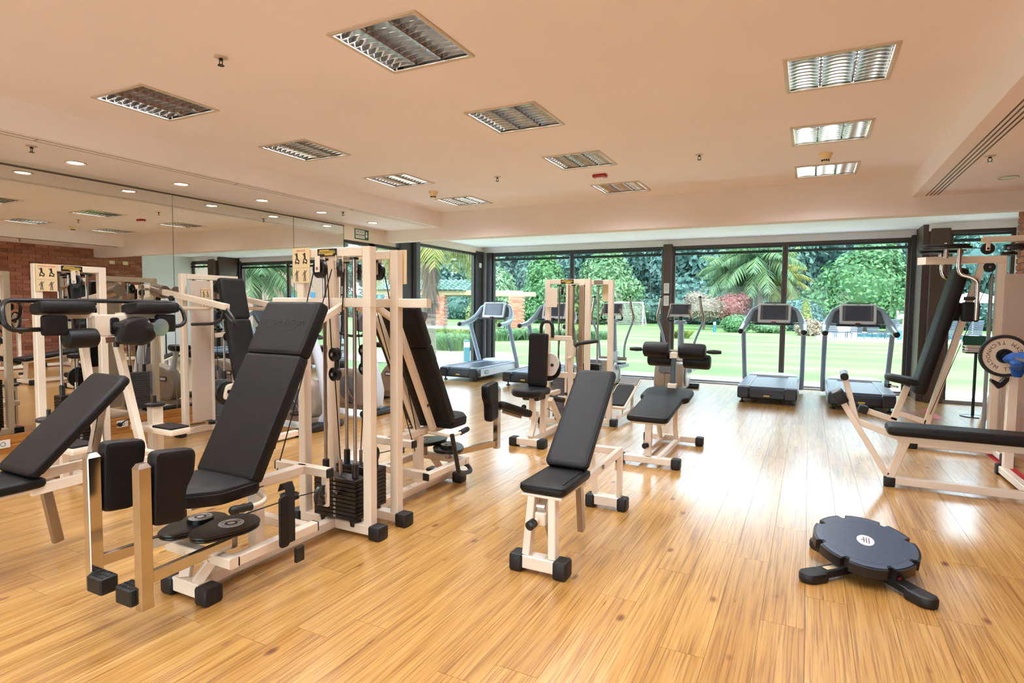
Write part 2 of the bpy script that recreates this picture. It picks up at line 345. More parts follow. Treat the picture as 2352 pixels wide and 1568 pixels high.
# ---- ceiling with square openings for the luminaires
LX, LY, LH = (-4.57, -2.21, 0.11), (-0.1, 1.4, 2.9, 4.4, 5.92, 7.44), 0.295
cm = MB(); xs = [SX0]
for a in LX: xs += [a-LH, a+LH]
xs.append(SX1)
for k in range(0, len(xs), 2): B(xs[k], xs[k+1], YB, YW, ZC, ZC+0.14, cm)
for a in LX:
    ys = [YB]
    for b in LY: ys += [b-LH, b+LH]
    ys.append(YW)
    for k in range(0, len(ys), 2): B(a-LH, a+LH, ys[k], ys[k+1], ZC, ZC+0.14, cm)
struct('ceiling', cm, 'ceiling_paint', 'peach white plaster ceiling with recessed square lights', 'ceiling')
struct('ceiling_soffit_left', B(XL, SX0, YB, YW, 2.705, 3.09), 'ceiling_paint', 'lower plaster soffit with downlights above the mirror', 'ceiling')
struct('ceiling_soffit_right', B(SX1, XR+0.1, YB, YW, 2.71, 3.09), 'ceiling_paint', 'lower plaster soffit with slot vent above brick wall', 'ceiling')
struct('ceiling_beam', B(XL, XR+0.4, YW, YW+0.22, 2.512, 3.09), 'beam_paint', 'long beige downstand beam in front of the window bay', 'beam')
struct('ceiling_bay', B(XL-0.1, 2.78, YW+0.22, YF+0.1, 2.735, 3.09), 'bay_white', 'white ceiling of the window bay', 'ceiling')
v = MB()
for k in range(4): B(1.13+k*0.035, 1.143+k*0.035, YB+0.5, 8.13, 2.7085, 2.7105, v)
struct('trim_1', v, 'vent_dark', 'dark slots of the linear air vent in the right soffit', 'vent')
v = MB(); B(-5.56, -5.552, YB+0.5, 8.0, 2.7035, 2.7052, v); B(-5.64, -5.634, YB+0.5, 8.0, 2.7035, 2.7052, v)
for y in (0.7, 2.55, 4.4, 6.2): B(-5.64, -5.552, y, y+0.006, 2.7035, 2.7052, v)
struct('trim_2', v, 'vent_dark', 'thin slot lines of the air vent in the soffit over the mirror', 'vent')

# ---- walls
w = B(XL-0.1, -4.9, YB-0.12, YB, -0.1, 3.09); B(0.7, XR+0.5, YB-0.12, YB, -0.1, 3.09, w); B(-4.9, 0.7, YB-0.12, YB, -0.1, 0.04, w); B(-4.9, 0.7, YB-0.12, YB, 2.5, 3.09, w)
struct('wall_rear', w, 'wall_paint', 'beige wall with an added daylight opening behind the viewer', 'wall')  # the wide opening is added, out of view, to let daylight in
w = B(XL-0.12, XL, YB, 7.16, -0.1, 2.72); B(XL-0.12, XL, 7.16, YW+0.3, 2.455, 2.72, w); B(XL-0.12, XL, YW+0.3, YF+0.1, 2.60, 2.75, w)
struct('wall_left', w, 'wall_paint', 'beige wall that carries the mirror panels', 'wall')
w = B(XL-0.1, 1.55, YF-0.02, YF+0.12, 2.616, 2.75); B(1.60, 2.78, 10.95, 11.07, 2.63, 2.75, w)
struct('wall_front', w, 'bay_white', 'white fascia above the garden windows', 'wall')
wr = struct('wall_right', B(XR+0.012, XR+0.40, YB, 9.33, -0.1, 2.74), 'mortar', 'red brick wall beside the pectoral machine', 'wall')
struct('wall_bay', B(2.64, 2.78, 9.33, 11.1, -0.1, 2.74), 'bay_white', 'short white wall between brick and side window', 'wall')
BL, BH, JT = 0.245, 0.07, 0.012
random.seed(9); near = []; far = MB(); row = 0; z = 0.19
bm_full = None
while z < 2.66:
    y = YB + (BL+JT)/2*(row % 2) - BL
    while y < 9.33:
        y0, y1 = max(y, YB), min(y+BL, 9.33)
        if y1-y0 > 0.03:
            dx = random.uniform(0, 0.004)
            if y1 > 7.6 and len(near) < 290:
                if bm_full is None: bm_full = MB().box((0, 0, 0), (0.03, BL, BH), ch=0.006).obj('brick', 'brick', wr); o = bm_full
                else: o = bm_full.copy(); COL.objects.link(o)
                o.location = (XR+0.015-dx, (y0+y1)/2, z+BH/2); o.scale = (1, (y1-y0)/BL, 1); near.append(o)
            else: far.box((XR+0.015-dx, (y0+y1)/2, z+BH/2), (0.03, y1-y0, BH))
        y += BL+JT
    z += BH+JT; row += 1
far.obj('brick_field', 'brick', wr, smooth=False)['kind'] = 'stuff'

# ---- skirting boards (two boards high) and sockets
for nm, x0, x1, y1, lb in (('baseboard_left', XL, XL+0.022, 7.16, 'varnished pine skirting board under the mirror'), ('baseboard_right', XR-0.022, XR, 9.33, 'varnished pine skirting board under the brick wall')):
    o = thing(nm, lb, 'skirting', kind='structure')
    B(x0, x1, YB, y1, 0.0, 0.083, ch=0.003).obj('board', 'skirting_wood', o); B(x0, x1, YB, y1, 0.086, 0.17, ch=0.003).obj('board', 'skirting_wood', o)
def socket(label, x, y, z, s, two=False):
    o = thing('wall_socket', label, 'socket', (x, y, z), 0)
    MB().box((s*0.005, 0, 0), (0.01, 0.115, 0.075), ch=0.003).obj('cover_plate', 'white_plastic', o)
    MB().lathe([(0.021, 0), (0.021, 0.002), (0.017, 0.003), (0.016, 0.0005)], (s*0.009, 0, 0), (s, 0, 0), 18).obj('outlet', 'grey_plastic', o)
    return o
socket('white wall socket on the skirting at the lower left edge', XL+0.022, 2.66, 0.092, 1)
sk = socket('white wall socket with black plug beside the incline bench', XL+0.022, 3.72, 0.10, 1)
socket('white wall socket on the skirting under the brick wall', XR-0.022, 8.80, 0.10, -1)
o = thing('power_cord', 'thin black power cord hanging from the skirting socket', 'cord')
MB().cyl((XL+0.032, 3.68, 0.1), (XL+0.065, 3.68, 0.1), 0.022, 14).obj('plug', 'black_rubber', o)
MB().tube([(XL+0.06, 3.68, 0.1), (XL+0.11, 3.72, 0.16), (XL+0.16, 3.82, 0.13), (XL+0.2, 3.95, 0.04), (XL+0.25, 4.2, 0.008), (XL+0.3, 4.5, 0.008)], 0.006, 8, 0.06).obj('cable', 'black_rubber', o)

# ---- mirror panels
for k, (y0, y1, lb) in enumerate(((0.78, 2.56, 'wall mirror panel beyond the left edge of the view'), (2.56, 4.35, 'wall mirror panel behind the gluteus machine'), (4.35, 6.14, 'wall mirror panel behind the shoulder press machine'), (6.14, 7.15, 'narrow wall mirror panel next to the side window'))):
    o = thing('wall_mirror', lb, 'mirror', (XL, (y0+y1)/2, 0.172), 0, 'mirror panels on the long wall'); h = (y1-y0)/2
    MB().box((0.008, 0, 1.243), (0.012, 2*h-0.004, 2.482)).obj('glass_sheet', 'mirror', o, smooth=False)
    MB().box((0.010, h-0.002, 1.243), (0.016, 0.004, 2.482)).obj('edge_joint', 'mirror_edge', o, smooth=False)
struct('trim_3', B(XL, XL+0.02, YB, 7.16, 2.655, 2.672, ch=0.002), 'vent_dark', 'thin grey rail along the top of the mirror', 'rail')

# ---- garden windows
def window(n, a, b, axis, pos, z0, z1, label, fm='frame_dark', fw=0.045):
    """glazed bay from a to b along axis x or y at pos"""
    o = thing('window_%d' % n, label, 'window', kind='structure')
    def bx(u0, u1, zz0, zz1, t): 
        return B(u0, u1, pos-t/2, pos+t/2, zz0, zz1, ch=0.004) if axis == 'x' else B(pos-t/2, pos+t/2, u0, u1, zz0, zz1, ch=0.004)
    bx(a, b, z1-0.055, z1, 0.08).obj('head_rail', fm, o); bx(a, b, z0, z0+0.055, 0.09).obj('sill_rail', 'frame_silver', o)
    bx(a, a+fw, z0+0.055, z1-0.055, 0.07).obj('stile', fm, o); bx(b-fw, b, z0+0.055, z1-0.055, 0.07).obj('stile', fm, o)
    bx(a+fw, b-fw, z0+0.055, z1-0.055, 0.008).obj('pane', 'pane_glass', o, smooth=False); return o
def blind(a, b, axis, pos, z1, label):
    o = thing('venetian_blind', label, 'blind', group='raised blinds at the window heads')
    def bx(u0, u1, zz0, zz1, t): return B(u0, u1, pos-t/2, pos+t/2, zz0, zz1) if axis == 'x' else B(pos-t/2, pos+t/2, u0, u1, zz0, zz1)
    bx(a, b, z1-0.035, z1, 0.05).obj('head_rail', 'blind_dark', o); 
    for k in range(7): bx(a, b, z1-0.085-k*0.007, z1-0.081-k*0.007, 0.045).obj('slat', 'blind_dark', o, smooth=False)
    for u in (a+0.15, (a+b)/2, b-0.15):
        p = (u, pos, z1-0.03) if axis == 'x' else (pos, u, z1-0.03); MB().cyl(p, (p[0], p[1], z1-0.09), 0.003, 6).obj('ladder_tape', 'white_plastic', o)
    p = (b-0.2, pos, z1-0.1) if axis == 'x' else (pos, b-0.2, z1-0.1); MB().cyl(p, (p[0], p[1], 1.2), 0.0035, 6).obj('pull_cord', 'white_plastic', o)
W1 = ((-6.40, -4.50, 'garden window bay behind the left pair of treadmills'), (-4.50, -2.57, 'garden window bay behind the seated press tower'), (-2.40, -0.42, 'garden window bay behind the cross trainer with palm view'), (-0.42, 1.46, 'garden window bay behind the right pair of treadmills'))
for k, (a, b, lb) in enumerate(W1):
    window(k+1, a, b, 'x', YF, 0.0, 2.616, lb, 'frame_dark' if k < 2 else 'frame_brown')
    blind(a+0.05, b-0.05, 'x', YF-0.07, 2.56, ('raised dark blind over the left treadmills', 'raised dark blind left of the brown pillar', 'raised dark blind right of the brown pillar', 'raised dark blind over the right treadmills')[k])
window(5, 7.16, 8.55, 'y', XL-0.05, 0.0, 2.455, 'tall side window just past the mirror')
window(6, 9.06, 11.3, 'y', XL-0.05, 0.0, 2.60, 'side window looking onto the pergola')
window(7, 1.86, 2.64, 'x', 11.0, 0.0, 2.63, 'narrow side window next to the brick wall', 'frame_brown')
blind(1.9, 2.6, 'x', 10.93, 2.57, 'raised dark blind beside the brick wall')
window(8, -4.9, -2.1, 'x', YB-0.06, 0.04, 2.5, 'left half of the added daylight glazing behind the viewer'); window(9, -2.1, 0.7, 'x', YB-0.06, 0.04, 2.5, 'right half of the added daylight glazing behind the viewer')  # unseen glazing added behind the camera as a daylight source
struct('trim_4', B(XL-0.09, XL-0.01, 7.78, 7.92, 0.0, 2.455, ch=0.005), 'frame_dark', 'dark mullion of the tall side window', 'mullion')
w = B(XL-0.14, XL+0.05, 8.55, 8.93, 0, 2.62, ch=0.006); struct('column_1', w, 'frame_dark', 'dark metal post between the two side windows', 'post')
w = B(XL-0.10, XL+0.12, 8.94, 9.06, 0, 2.62, ch=0.006); struct('column_2', w, 'grey_plastic', 'grey steel face of the post by the side window', 'post')
w = B(XL-0.12, XL+0.02, 11.3, 11.8, 0, 2.64, ch=0.006); struct('column_3', w, 'frame_dark', 'dark corner post behind the left treadmill', 'post')
w = B(XL+0.02, XL+0.11, 11.58, 11.78, 0, 2.62, ch=0.006); struct('column_4', w, 'frame_silver', 'silver inner edge of the window corner', 'post')
w = B(XL+0.11, -6.40, 11.62, 11.76, 0, 2.62, ch=0.004); struct('column_5', w, 'frame_dark', 'narrow dark jamb at the window corner', 'post')
w = B(-2.57, -2.41, YF-0.14, YF+0.14, 0, 2.65, ch=0.006); struct('column_6', w, 'frame_brown', 'brown pillar with two framed notices between window bays', 'pillar')
w = B(1.46, 1.56, YF-0.08, YF+0.12, 0, 2.65, ch=0.006); struct('column_7', w, 'frame_dark', 'dark jamb at the right end of the window wall', 'post')
w = B(1.53, 1.64, 11.02, YF+0.08, 0, 2.74, ch=0.004); struct('column_8', w, 'frame_brown', 'brown return panel beside the right treadmill', 'panel')
w = B(1.62, 1.86, 10.9, 11.02, 0, 2.66, ch=0.006); struct('column_9', w, 'frame_brown', 'brown pillar behind the pectoral machine backrest', 'pillar')
struct('trim_5', B(-6.4, 1.5, YF-0.12, YF+0.0, 0, 0.022, ch=0.004), 'frame_silver', 'pale threshold strip along the garden windows', 'threshold')

def emblem(x, z, label):
    o = thing('window_emblem', label, 'decal', (x, YF-0.009, z))
    m = MB(); m.tube([(0.082*math.cos(a*R(15)), 0, 0.082*math.sin(a*R(15))) for a in range(24)], 0.004, 6, closed=True)
    m.obj('ring', 'white_print', o)
    m = MB()
    for a in range(28):
        t = R(a*360/28); c = Vector((0.102*math.cos(t), 0, 0.102*math.sin(t))); d = Vector((math.cos(t+0.9), 0, math.sin(t+0.9)))*0.014
        m.bar(c-d, c+d, 0.004, 0.006, (0, 1, 0))
    m.obj('wreath', 'white_print', o); text('S', 0.15, 'white_print', o, FWD(0, -0.002, 0.0))
emblem(-3.51, 1.597, 'white round letter emblem on the pane beside the seated press')
emblem(0.52, 1.613, 'white round letter emblem on the pane above right treadmill')
for k, z in enumerate((1.80, 1.56)):
    o = thing('framed_notice', ('upper', 'lower')[k]+' framed paper notice on the brown pillar', 'frame', (-2.49, YF-0.14, z))
    m = MB(); 
    for sx in (-1, 1): m.box((sx*0.06, -0.008, 0), (0.016, 0.016, 0.23), ch=0.003); m.box((0, -0.008, sx*0.107), (0.136, 0.016, 0.016), ch=0.003)
    m.obj('moulding', 'frame_brown', o); MB().box((0, -0.004, 0), (0.11, 0.006, 0.2)).obj('sheet', 'paper', o)
    m = MB()
    for q in range(7): m.box((0, -0.0076, 0.07-q*0.02), (0.07 if q % 3 else 0.05, 0.0006, 0.004))
    m.obj('print_lines', 'grey_print', o)
# thermostat on the corner post, SALIDA sign
o = thing('wall_thermostat', 'small white thermostat on the dark corner post', 'thermostat', (XL+0.02, 11.45, 2.33))
MB().box((0.012, 0, 0), (0.024, 0.1, 0.1), ch=0.006).obj('case', 'white_plastic', o); MB().box((0.025, 0.01, -0.02), (0.003, 0.03, 0.012)).obj('slider', 'grey_plastic', o)
o = thing('exit_sign', 'green SALIDA exit sign above the tall side window', 'sign', (XL, 7.58, 2.575))
MB().box((0.006, 0, 0), (0.012, 0.33, 0.165), ch=0.003).obj('panel', 'sign_green', o)
MB().box((0.0125, -0.045, 0.0), (0.002, 0.215, 0.135)).obj('white_field', 'white_print', o)
text('SALIDA', 0.062, 'sign_green', o, RGT(0.0138, -0.045, 0.037), sx=0.92)
MB().box((0.0138, -0.045, -0.012), (0.001, 0.2, 0.024)).obj('stripe', 'sign_green', o)
text('DE EMERGENCIA', 0.022, 'white_print', o, RGT(0.0146, -0.045, -0.012)); text('EMERGENCY EXIT', 0.02, 'sign_green', o, RGT(0.0138, -0.045, -0.045))
m = MB(); m.bar((0.013, 0.11, 0.05), (0.013, 0.11, -0.02), 0.03, 0.002, (1, 0, 0)); m.add([(0.0135, 0.075, -0.01), (0.0135, 0.145, -0.01), (0.0135, 0.11, -0.055), (0.012, 0.075, -0.01), (0.012, 0.145, -0.01), (0.012, 0.11, -0.055)], [(0, 1, 2), (5, 4, 3), (0, 3, 4, 1), (1, 4, 5, 2), (2, 5, 3, 0)])
m.obj('arrow', 'white_print', o)

# ---- ceiling luminaires (three lamp troughs under a mirrored louver grid)
def luminaire():
    o = thing('ceiling_luminaire', 'x', 'ceiling light', group='square recessed louver lights')
    f = MB(); s = LH
    for a in (-1, 1): f.box((a*(s+0.004), 0, -0.004), (0.028, 2*s+0.036, 0.01), ch=0.003); f.box((0, a*(s+0.004), -0.004), (2*s-0.02, 0.028, 0.01), ch=0.003)
    f.obj('trim_frame', 'lamp_house', o)
    h = MB(); h.box((0, 0, 0.125), (2*s, 2*s, 0.004))
    for a in (-1, 1): h.box((a*(s-0.003), 0, 0.062), (0.004, 2*s, 0.125)); h.box((0, a*(s-0.003), 0.062), (2*s, 0.004, 0.125))
    h.obj('housing', 'lamp_metal', o, smooth=False)
    for a in (-1, 1):
        m = MB(); q = a*s/3; m.add([(q-0.012, -s+0.006, 0.05), (q+0.012, -s+0.006, 0.05), (q, -s+0.006, 0.002), (q-0.012, s-0.006, 0.05), (q+0.012, s-0.006, 0.05), (q, s-0.006, 0.002)], [(0, 1, 2), (5, 4, 3), (0, 3, 4, 1), (1, 4, 5, 2), (2, 5, 3, 0)])
        m.obj('divider', 'lamp_metal', o)
    for k in range(10):
        y = -s + 0.03 + k*(2*s-0.06)/9; m = MB()
        for c in (-1, 0, 1):
            x0 = c*2*s/3; w = s/3-0.010; rs = []
            for t in range(9):
                u = -1+t/4; hh = 0.048 - 0.012*(1-u*u); th = 0.004+0.005*abs(u)
                rs.append([(x0+u*w, y-th*0.3, 0.004+0.006*(1-u*u)), (x0+u*w, y+th*0.3, 0.004+0.006*(1-u*u)), (x0+u*w, y+th+0.004*(1-u*u), hh), (x0+u*w, y-th-0.004*(1-u*u), hh)])
            m.rings(rs)
        m.obj('louver', 'lamp_metal', o)
    for c in (-1, 0, 1): MB().cyl((c*2*s/3, -s+0.03, 0.085), (c*2*s/3, s-0.03, 0.085), 0.013, 10).obj('tube', 'white_plastic', o)
    return o
def area(loc, w, power, col):
    d = bpy.data.lights.new('luminaire_light', 'AREA'); d.shape = 'SQUARE'; d.size = w; d.energy = power; d.color = col
    l = bpy.data.objects.new('luminaire_light', d); COL.objects.link(l); l.location = loc; return l
lum0 = None; LB = {(-4.57, 2.9): 'square louver light nearest the mirror soffit, by the upper left', (-4.57, 4.4): 'second square louver light along the mirror soffit', (-4.57, 5.92): 'third square louver light along the mirror soffit', (-4.57, 7.44): 'square louver light in the corner of beam and mirror soffit',
      (-2.21, 2.9): 'largest square louver light, at the top centre', (-2.21, 4.4): 'second square louver light of the middle row', (-2.21, 5.92): 'third square louver light of the middle row', (-2.21, 7.44): 'middle row square louver light next to the beam',
      (0.11, 4.4): 'biggest square louver light of the row near the brick wall', (0.11, 5.92): 'second square louver light of the row near the brick wall', (0.11, 7.44): 'square louver light of the brick wall row next to the beam'}
for a in LX:
    for b in LY:
        if lum0 is None: o = lum0 = luminaire()
        else: o = dup(lum0)
        o.location = (a, b, ZC); o['label'] = LB.get((a, b), 'square louver light out of view, ' + {-0.1: 'behind', 1.4: 'above', 2.9: 'ahead of'}.get(b, '') + ' the viewer, ' + {-4.57: 'mirror side', -2.21: 'middle row', 0.11: 'brick wall side'}[a])
        area((a, b, ZC+0.115), 0.5, LAMP_W, (0.90, 0.97, 1.08))
# ---- downlights
def downlight(label, x, y, z, on=True):
    o = thing('downlight', label, 'downlight', (x, y, z), group='round downlights in the soffits')
    MB().lathe([(0.062, -0.001), (0.085, -0.001), (0.088, -0.006), (0.078, -0.010), (0.062, -0.004), (0.062, -0.001)], (0, 0, 0), (0, 0, 1), 28, cap=False).obj('trim_ring', 'lamp_house', o)
    MB().lathe([(0.001, -0.0035), (0.061, -0.0035), (0.061, -0.001), (0.001, -0.001)], (0, 0, 0), (0, 0, 1), 24).obj('lens', 'lamp_glow' if on else 'lamp_off', o)
for k, y in enumerate((1.05, 2.08, 3.11, 4.14, 5.2, 6.2, 7.28)):
    downlight(('lit downlight overhead, out of view', 'lit downlight by the left edge of the mirror soffit', 'largest lit downlight above the mirror', 'second lit downlight above the mirror', 'third lit downlight above the mirror', 'fourth lit downlight above the mirror', 'lit downlight next to the beam above the exit sign')[k], -6.14, y, 2.705)
downlight('unlit downlight in the soffit above the pectoral machine', 1.68, 7.34, 2.71, False)
# ---- sprinklers, smoke detectors, alarm
def sprinkler(label, x, y, z):
    o = thing('sprinkler_head', label, 'sprinkler', (x, y, z), group='fire sprinklers')
    MB().lathe([(0.001, 0), (0.04, 0), (0.042, -0.004), (0.03, -0.008), (0.001, -0.009)], n=20).obj('escutcheon', 'lamp_house', o)
    m = MB(); m.cyl((0, 0, -0.006), (0, 0, -0.022), 0.012, 10)
    for s in (-1, 1): m.tube([(s*0.009, 0, -0.02), (s*0.016, 0, -0.034), (s*0.006, 0, -0.05)], 0.003, 6, 0.01)
    m.obj('body', 'black_steel', o); MB().lathe([(0.001, -0.05), (0.02, -0.05), (0.02, -0.054), (0.001, -0.054)], n=14).obj('deflector', 'black_steel', o)
for a in (('sprinkler head between the two upper left lights', -3.35, 2.54, ZC), ('sprinkler head left of the red alarm', -3.37, 6.24, ZC), ('sprinkler head right of the red alarm', -1.04, 6.19, ZC), ('sprinkler head in the soffit by the slot vent', 1.31, 6.28, 2.71), ('sprinkler head in the mirror soffit by the left edge', -5.84, 2.63, 2.705), ('small sprinkler head in the mirror soffit near the exit sign', -5.83, 6.29, 2.705)): sprinkler(*a)
for lb, x, y in (('cream smoke detector by the corner of the ceiling beam', -4.59, 6.68), ('cream smoke detector between lights near the brick wall', 0.09, 6.66)):
    o = thing('smoke_detector', lb, 'detector', (x, y, ZC), group='smoke detectors')
    MB().lathe([(0.001, 0), (0.062, 0), (0.062, -0.014), (0.05, -0.03), (0.042, -0.062), (0.001, -0.062)], n=24).obj('base', 'sign_board', o)
    m = MB()
    for k in range(10): t = R(k*36); m.box((0.032*math.cos(t), 0.032*math.sin(t), -0.07), (0.009, 0.009, 0.02))
    m.obj('grille', 'black_plastic', o); MB().lathe([(0.001, -0.079), (0.036, -0.079), (0.034, -0.085), (0.001, -0.086)], n=20).obj('cap', 'sign_board', o)
o = thing('fire_alarm', 'red rectangular alarm unit on the ceiling', 'alarm', (-2.227, 6.63, ZC))
MB().slab(rect(0.16, 0.1, r=0.015), -0.035, 0, 0.01).obj('housing', 'red_plastic', o); MB().slab(rect(0.1, 0.05, r=0.01), -0.04, -0.034, 0.003).obj('lens', 'white_print', o)
# ---- red tape marks on the floor by the brick wall
for lb, x0, x1, y0, y1 in (('long red tape strip on floor under the press bench', 1.60, 1.70, 5.6, 7.5), ('short red tape mark on floor by the pillar', 1.50, 1.60, 9.3, 10.2), ('thin red tape line on floor behind the pectoral seat', 1.0, 1.5, 9.75, 9.80)):
    props(B(x0, x1, y0, y1, 0.0004, 0.0016).obj('floor_tape', 'red_tape', smooth=False), lb, 'tape')
for lb, y, x in (('small red tape mark on floor beside the gluteus machine', 3.35, -5.35), ('small red tape mark on floor under the shoulder press', 4.35, -5.3)):
    props(B(x, x+0.22, y, y+0.05, 0.0004, 0.0016).obj('floor_tape', 'red_tape', smooth=False), lb, 'tape')
# ================================================================ strength machines
def caps(mb_parent, pts, size=(0.085, 0.095, 0.085)):
    for p in pts:
        m = MB(); m.slab(rect(size[0], size[1], r=0.012), 0, size[2], 0.012, M=Matrix.Translation((p[0], p[1], 0.0))); m.obj('foot_cap', 'black_rubber', mb_parent)
def pulley(parent, c, axis, r, w=0.026, bolt=True, m='black_plastic'):
    a = Vector(axis).normalized(); h = w/2
    p = MB().lathe([(0.001, -h), (r*0.3, -h), (r*0.35, -h*0.5), (r*0.8, -h*0.5), (r*0.85, -h), (r, -h), (r*0.9, 0), (r, h), (r*0.85, h), (r*0.8, h*0.5), (r*0.35, h*0.5), (r*0.3, h), (0.001, h)], c, a, 22).obj('pulley', m, parent)
    if bolt: MB().cyl(Vector(c)-a*(h+0.012), Vector(c)+a*(h+0.012), 0.011, 10).obj('bolt', 'steel', p)
    return p
def weight_stack(parent, cx, cy, z0, n, w, d, t, numbers=None, up=(), face=-1, rods=(-0.12, 0.12), ztop=1.69, pin=3, mat_='black_steel'):
    for k in range(n):
        MB().box((cx, cy, z0+(k+0.5)*t), (w, d, t*0.9), ch=0.002).obj('weight_plate', mat_, parent)
    for x in rods:
        MB().cyl((cx+x, cy, 0.06), (cx+x, cy, ztop), 0.0115, 12).obj('guide_rod', 'steel', parent)
        MB().lathe([(0.013, z0+n*t), (0.021, z0+n*t), (0.021, z0+n*t+0.085), (0.013, z0+n*t+0.09)], (cx+x, cy, 0), n=14).obj('rod_sleeve', 'black_plastic', parent)
        MB().lathe([(0.012, z0-0.055), (0.034, z0-0.045), (0.037, z0-0.02), (0.03, z0-0.001), (0.012, z0)], (cx+x, cy, 0), n=16).obj('bumper', 'black_rubber', parent)
        MB().lathe([(0.012, ztop-0.012), (0.026, ztop-0.012), (0.026, ztop), (0.012, ztop)], (cx+x, cy, 0), n=12).obj('rod_collar', 'black_plastic', parent)
    MB().cyl((cx, cy, z0+n*t), (cx, cy, z0+n*t+0.10), 0.012, 10).obj('cable_clevis', 'steel', parent)
    zp = z0+(n-pin-0.5)*t; s = face
    MB().lathe([(0.005, 0), (0.005, 0.02), (0.015, 0.022), (0.018, 0.035), (0.012, 0.047), (0.001, 0.05)], (cx-0.045, cy+s*d/2, zp), (0, s, 0), 12).obj('selector_pin', 'black_plastic', parent)
    if numbers:
        for k in range(n):
            text(str(numbers*(k+1)), 0.022, 'white_print', parent, (FWD if s < 0 else BCK)(cx + (0.0 if s < 0 else 0), cy+s*(d/2+0.0008), z0+(n-k-0.5)*t), 'weight_number')
def logo_plate(parent, M, w=0.15, h=0.045, back='black_plastic', fore='yellow_plate', word=True):
    o = MB().slab(rect(w, h, r=0.003), 0, 0.003, 0.001, M).obj('name_plate', back, parent)
    MB().slab(rpoly([(-w*.45, -h*.16), (-w*.12, -h*.16), (-w*.1, -h*.36), (w*.3, -h*.36), (w*.32, -h*.14), (w*.44, -h*.06), (w*.40, h*.25), (w*.12, h*.25), (w*.1, h*.36), (-w*.38, h*.36)], 0.004), 0.003, 0.0036, 0, M).obj('badge', fore, o)
    if word: text('TECHNOGYM', h*0.40, 'dark_print', o, M @ Matrix.Translation((0, h*0.04, 0.0042)), 'lettering', 0.0003, sx=w/(h*0.40*6.6)*0.86)
    return o
def chart(parent, M, w, h, title):
    """exercise chart: two figures above, two muscle diagrams below"""
    o = MB().slab(rect(w, h, r=0.004), 0, 0.004, 0.001, M).obj('exercise_chart', 'sign_board', parent); T = lambda x, y: M @ Matrix.Translation((x*w, y*h, 0.0046))
    text(title, h*0.062, 'red_print', o, T(0, 0.42), 'chart_title', 0.0003)
    m = MB(); L = MB()
    for cx in (-0.24, 0.22):
        q = lambda x, y: ((cx+x)*w, y*h, 0.0046)
        m.lathe([(0.001, 0), (w*0.05, 0), (w*0.05, 0.0005), (0.001, 0.0005)], q(0, 0.33), (0, 0, 1), 10, M)
        for a, b, t in (((0, .30), (0.02, .18), .09), ((0.02, .18), (0.14, .14), .06), ((0.14, .14), (0.1, .04), .05), ((0, .27), (-.12, .34), .03), ((-0.1, .10), (0.12, .06), .05), ((-0.04, .2), (-0.08, .04), .04)):
            m.bar(q(*a), q(*b), t*w, 0.0008, (0, 0, 1), M=M)
        L.lathe([(0.001, 0), (w*0.035, 0), (w*0.035, 0.0005), (0.001, 0.0005)], q(0, -0.16), (0, 0, 1), 10, M)
        for a, b, t in (((0, -.18), (0, -.32), .10), ((-.03, -.32), (-.05, -.46), .05), ((.03, -.32), (.05, -.46), .05), ((-.05, -.2), (-.13, -.30), .03), ((.05, -.2), (.13, -.14), .03)):
            L.bar(q(*a), q(*b), t*w, 0.0008, (0, 0, 1), M=M)
    m.obj('figure_print', 'dark_print', o); L.obj('muscle_print', 'grey_print', o)
    MB().box((0, -0.07*h, 0.0045), (w*0.94, h*0.006, 0.0006), M).obj('chart_rule', 'grey_print', o)
    MB().box((0.22*w, -0.30*h, 0.005), (w*0.06, h*0.05, 0.0006), M).obj('muscle_mark', 'red_print', o)
    return o
def cable(parent, pts, r=0.0035): return MB().tube(pts, r, 6).obj('cable', 'black_rubber', parent)
def disc_label(parent, c, r, M=None):
    c = Vector(c); o = MB().lathe([(0.001, 0), (r, 0), (r, 0.0012), (0.001, 0.0012)], c, (0, 0, 1), 24).obj('round_label', 'white_print', parent)
    MB().lathe([(r*0.32, 0), (r*0.52, 0), (r*0.52, 0.0006), (r*0.32, 0.0006), (r*0.32, 0)], c+Vector((0, 0, 0.0012)), (0, 0, 1), 20, cap=False).obj('label_ring', 'dark_print', o)
    word = 'PHYSIO CAM'
    for k, chx in enumerate(word):
        if chx == ' ': continue
        a = R(200-k*22); text(chx, r*0.3, 'dark_print', o, Matrix.Translation(c+Vector((0.74*r*math.cos(a), 0.74*r*math.sin(a), 0.0016))) @ Matrix.Rotation(a-math.pi/2, 4, 'Z'), 'lettering', 0.0002)
    for k in range(3): MB().box((c.x, c.y-r*(0.62+0.1*k), c.z+0.0014), (r*(0.7-0.2*k), r*0.04, 0.0005)).obj('label_line', 'dark_print', o)
    return o
VIN = 'black_vinyl'; CR = 'cream_paint'

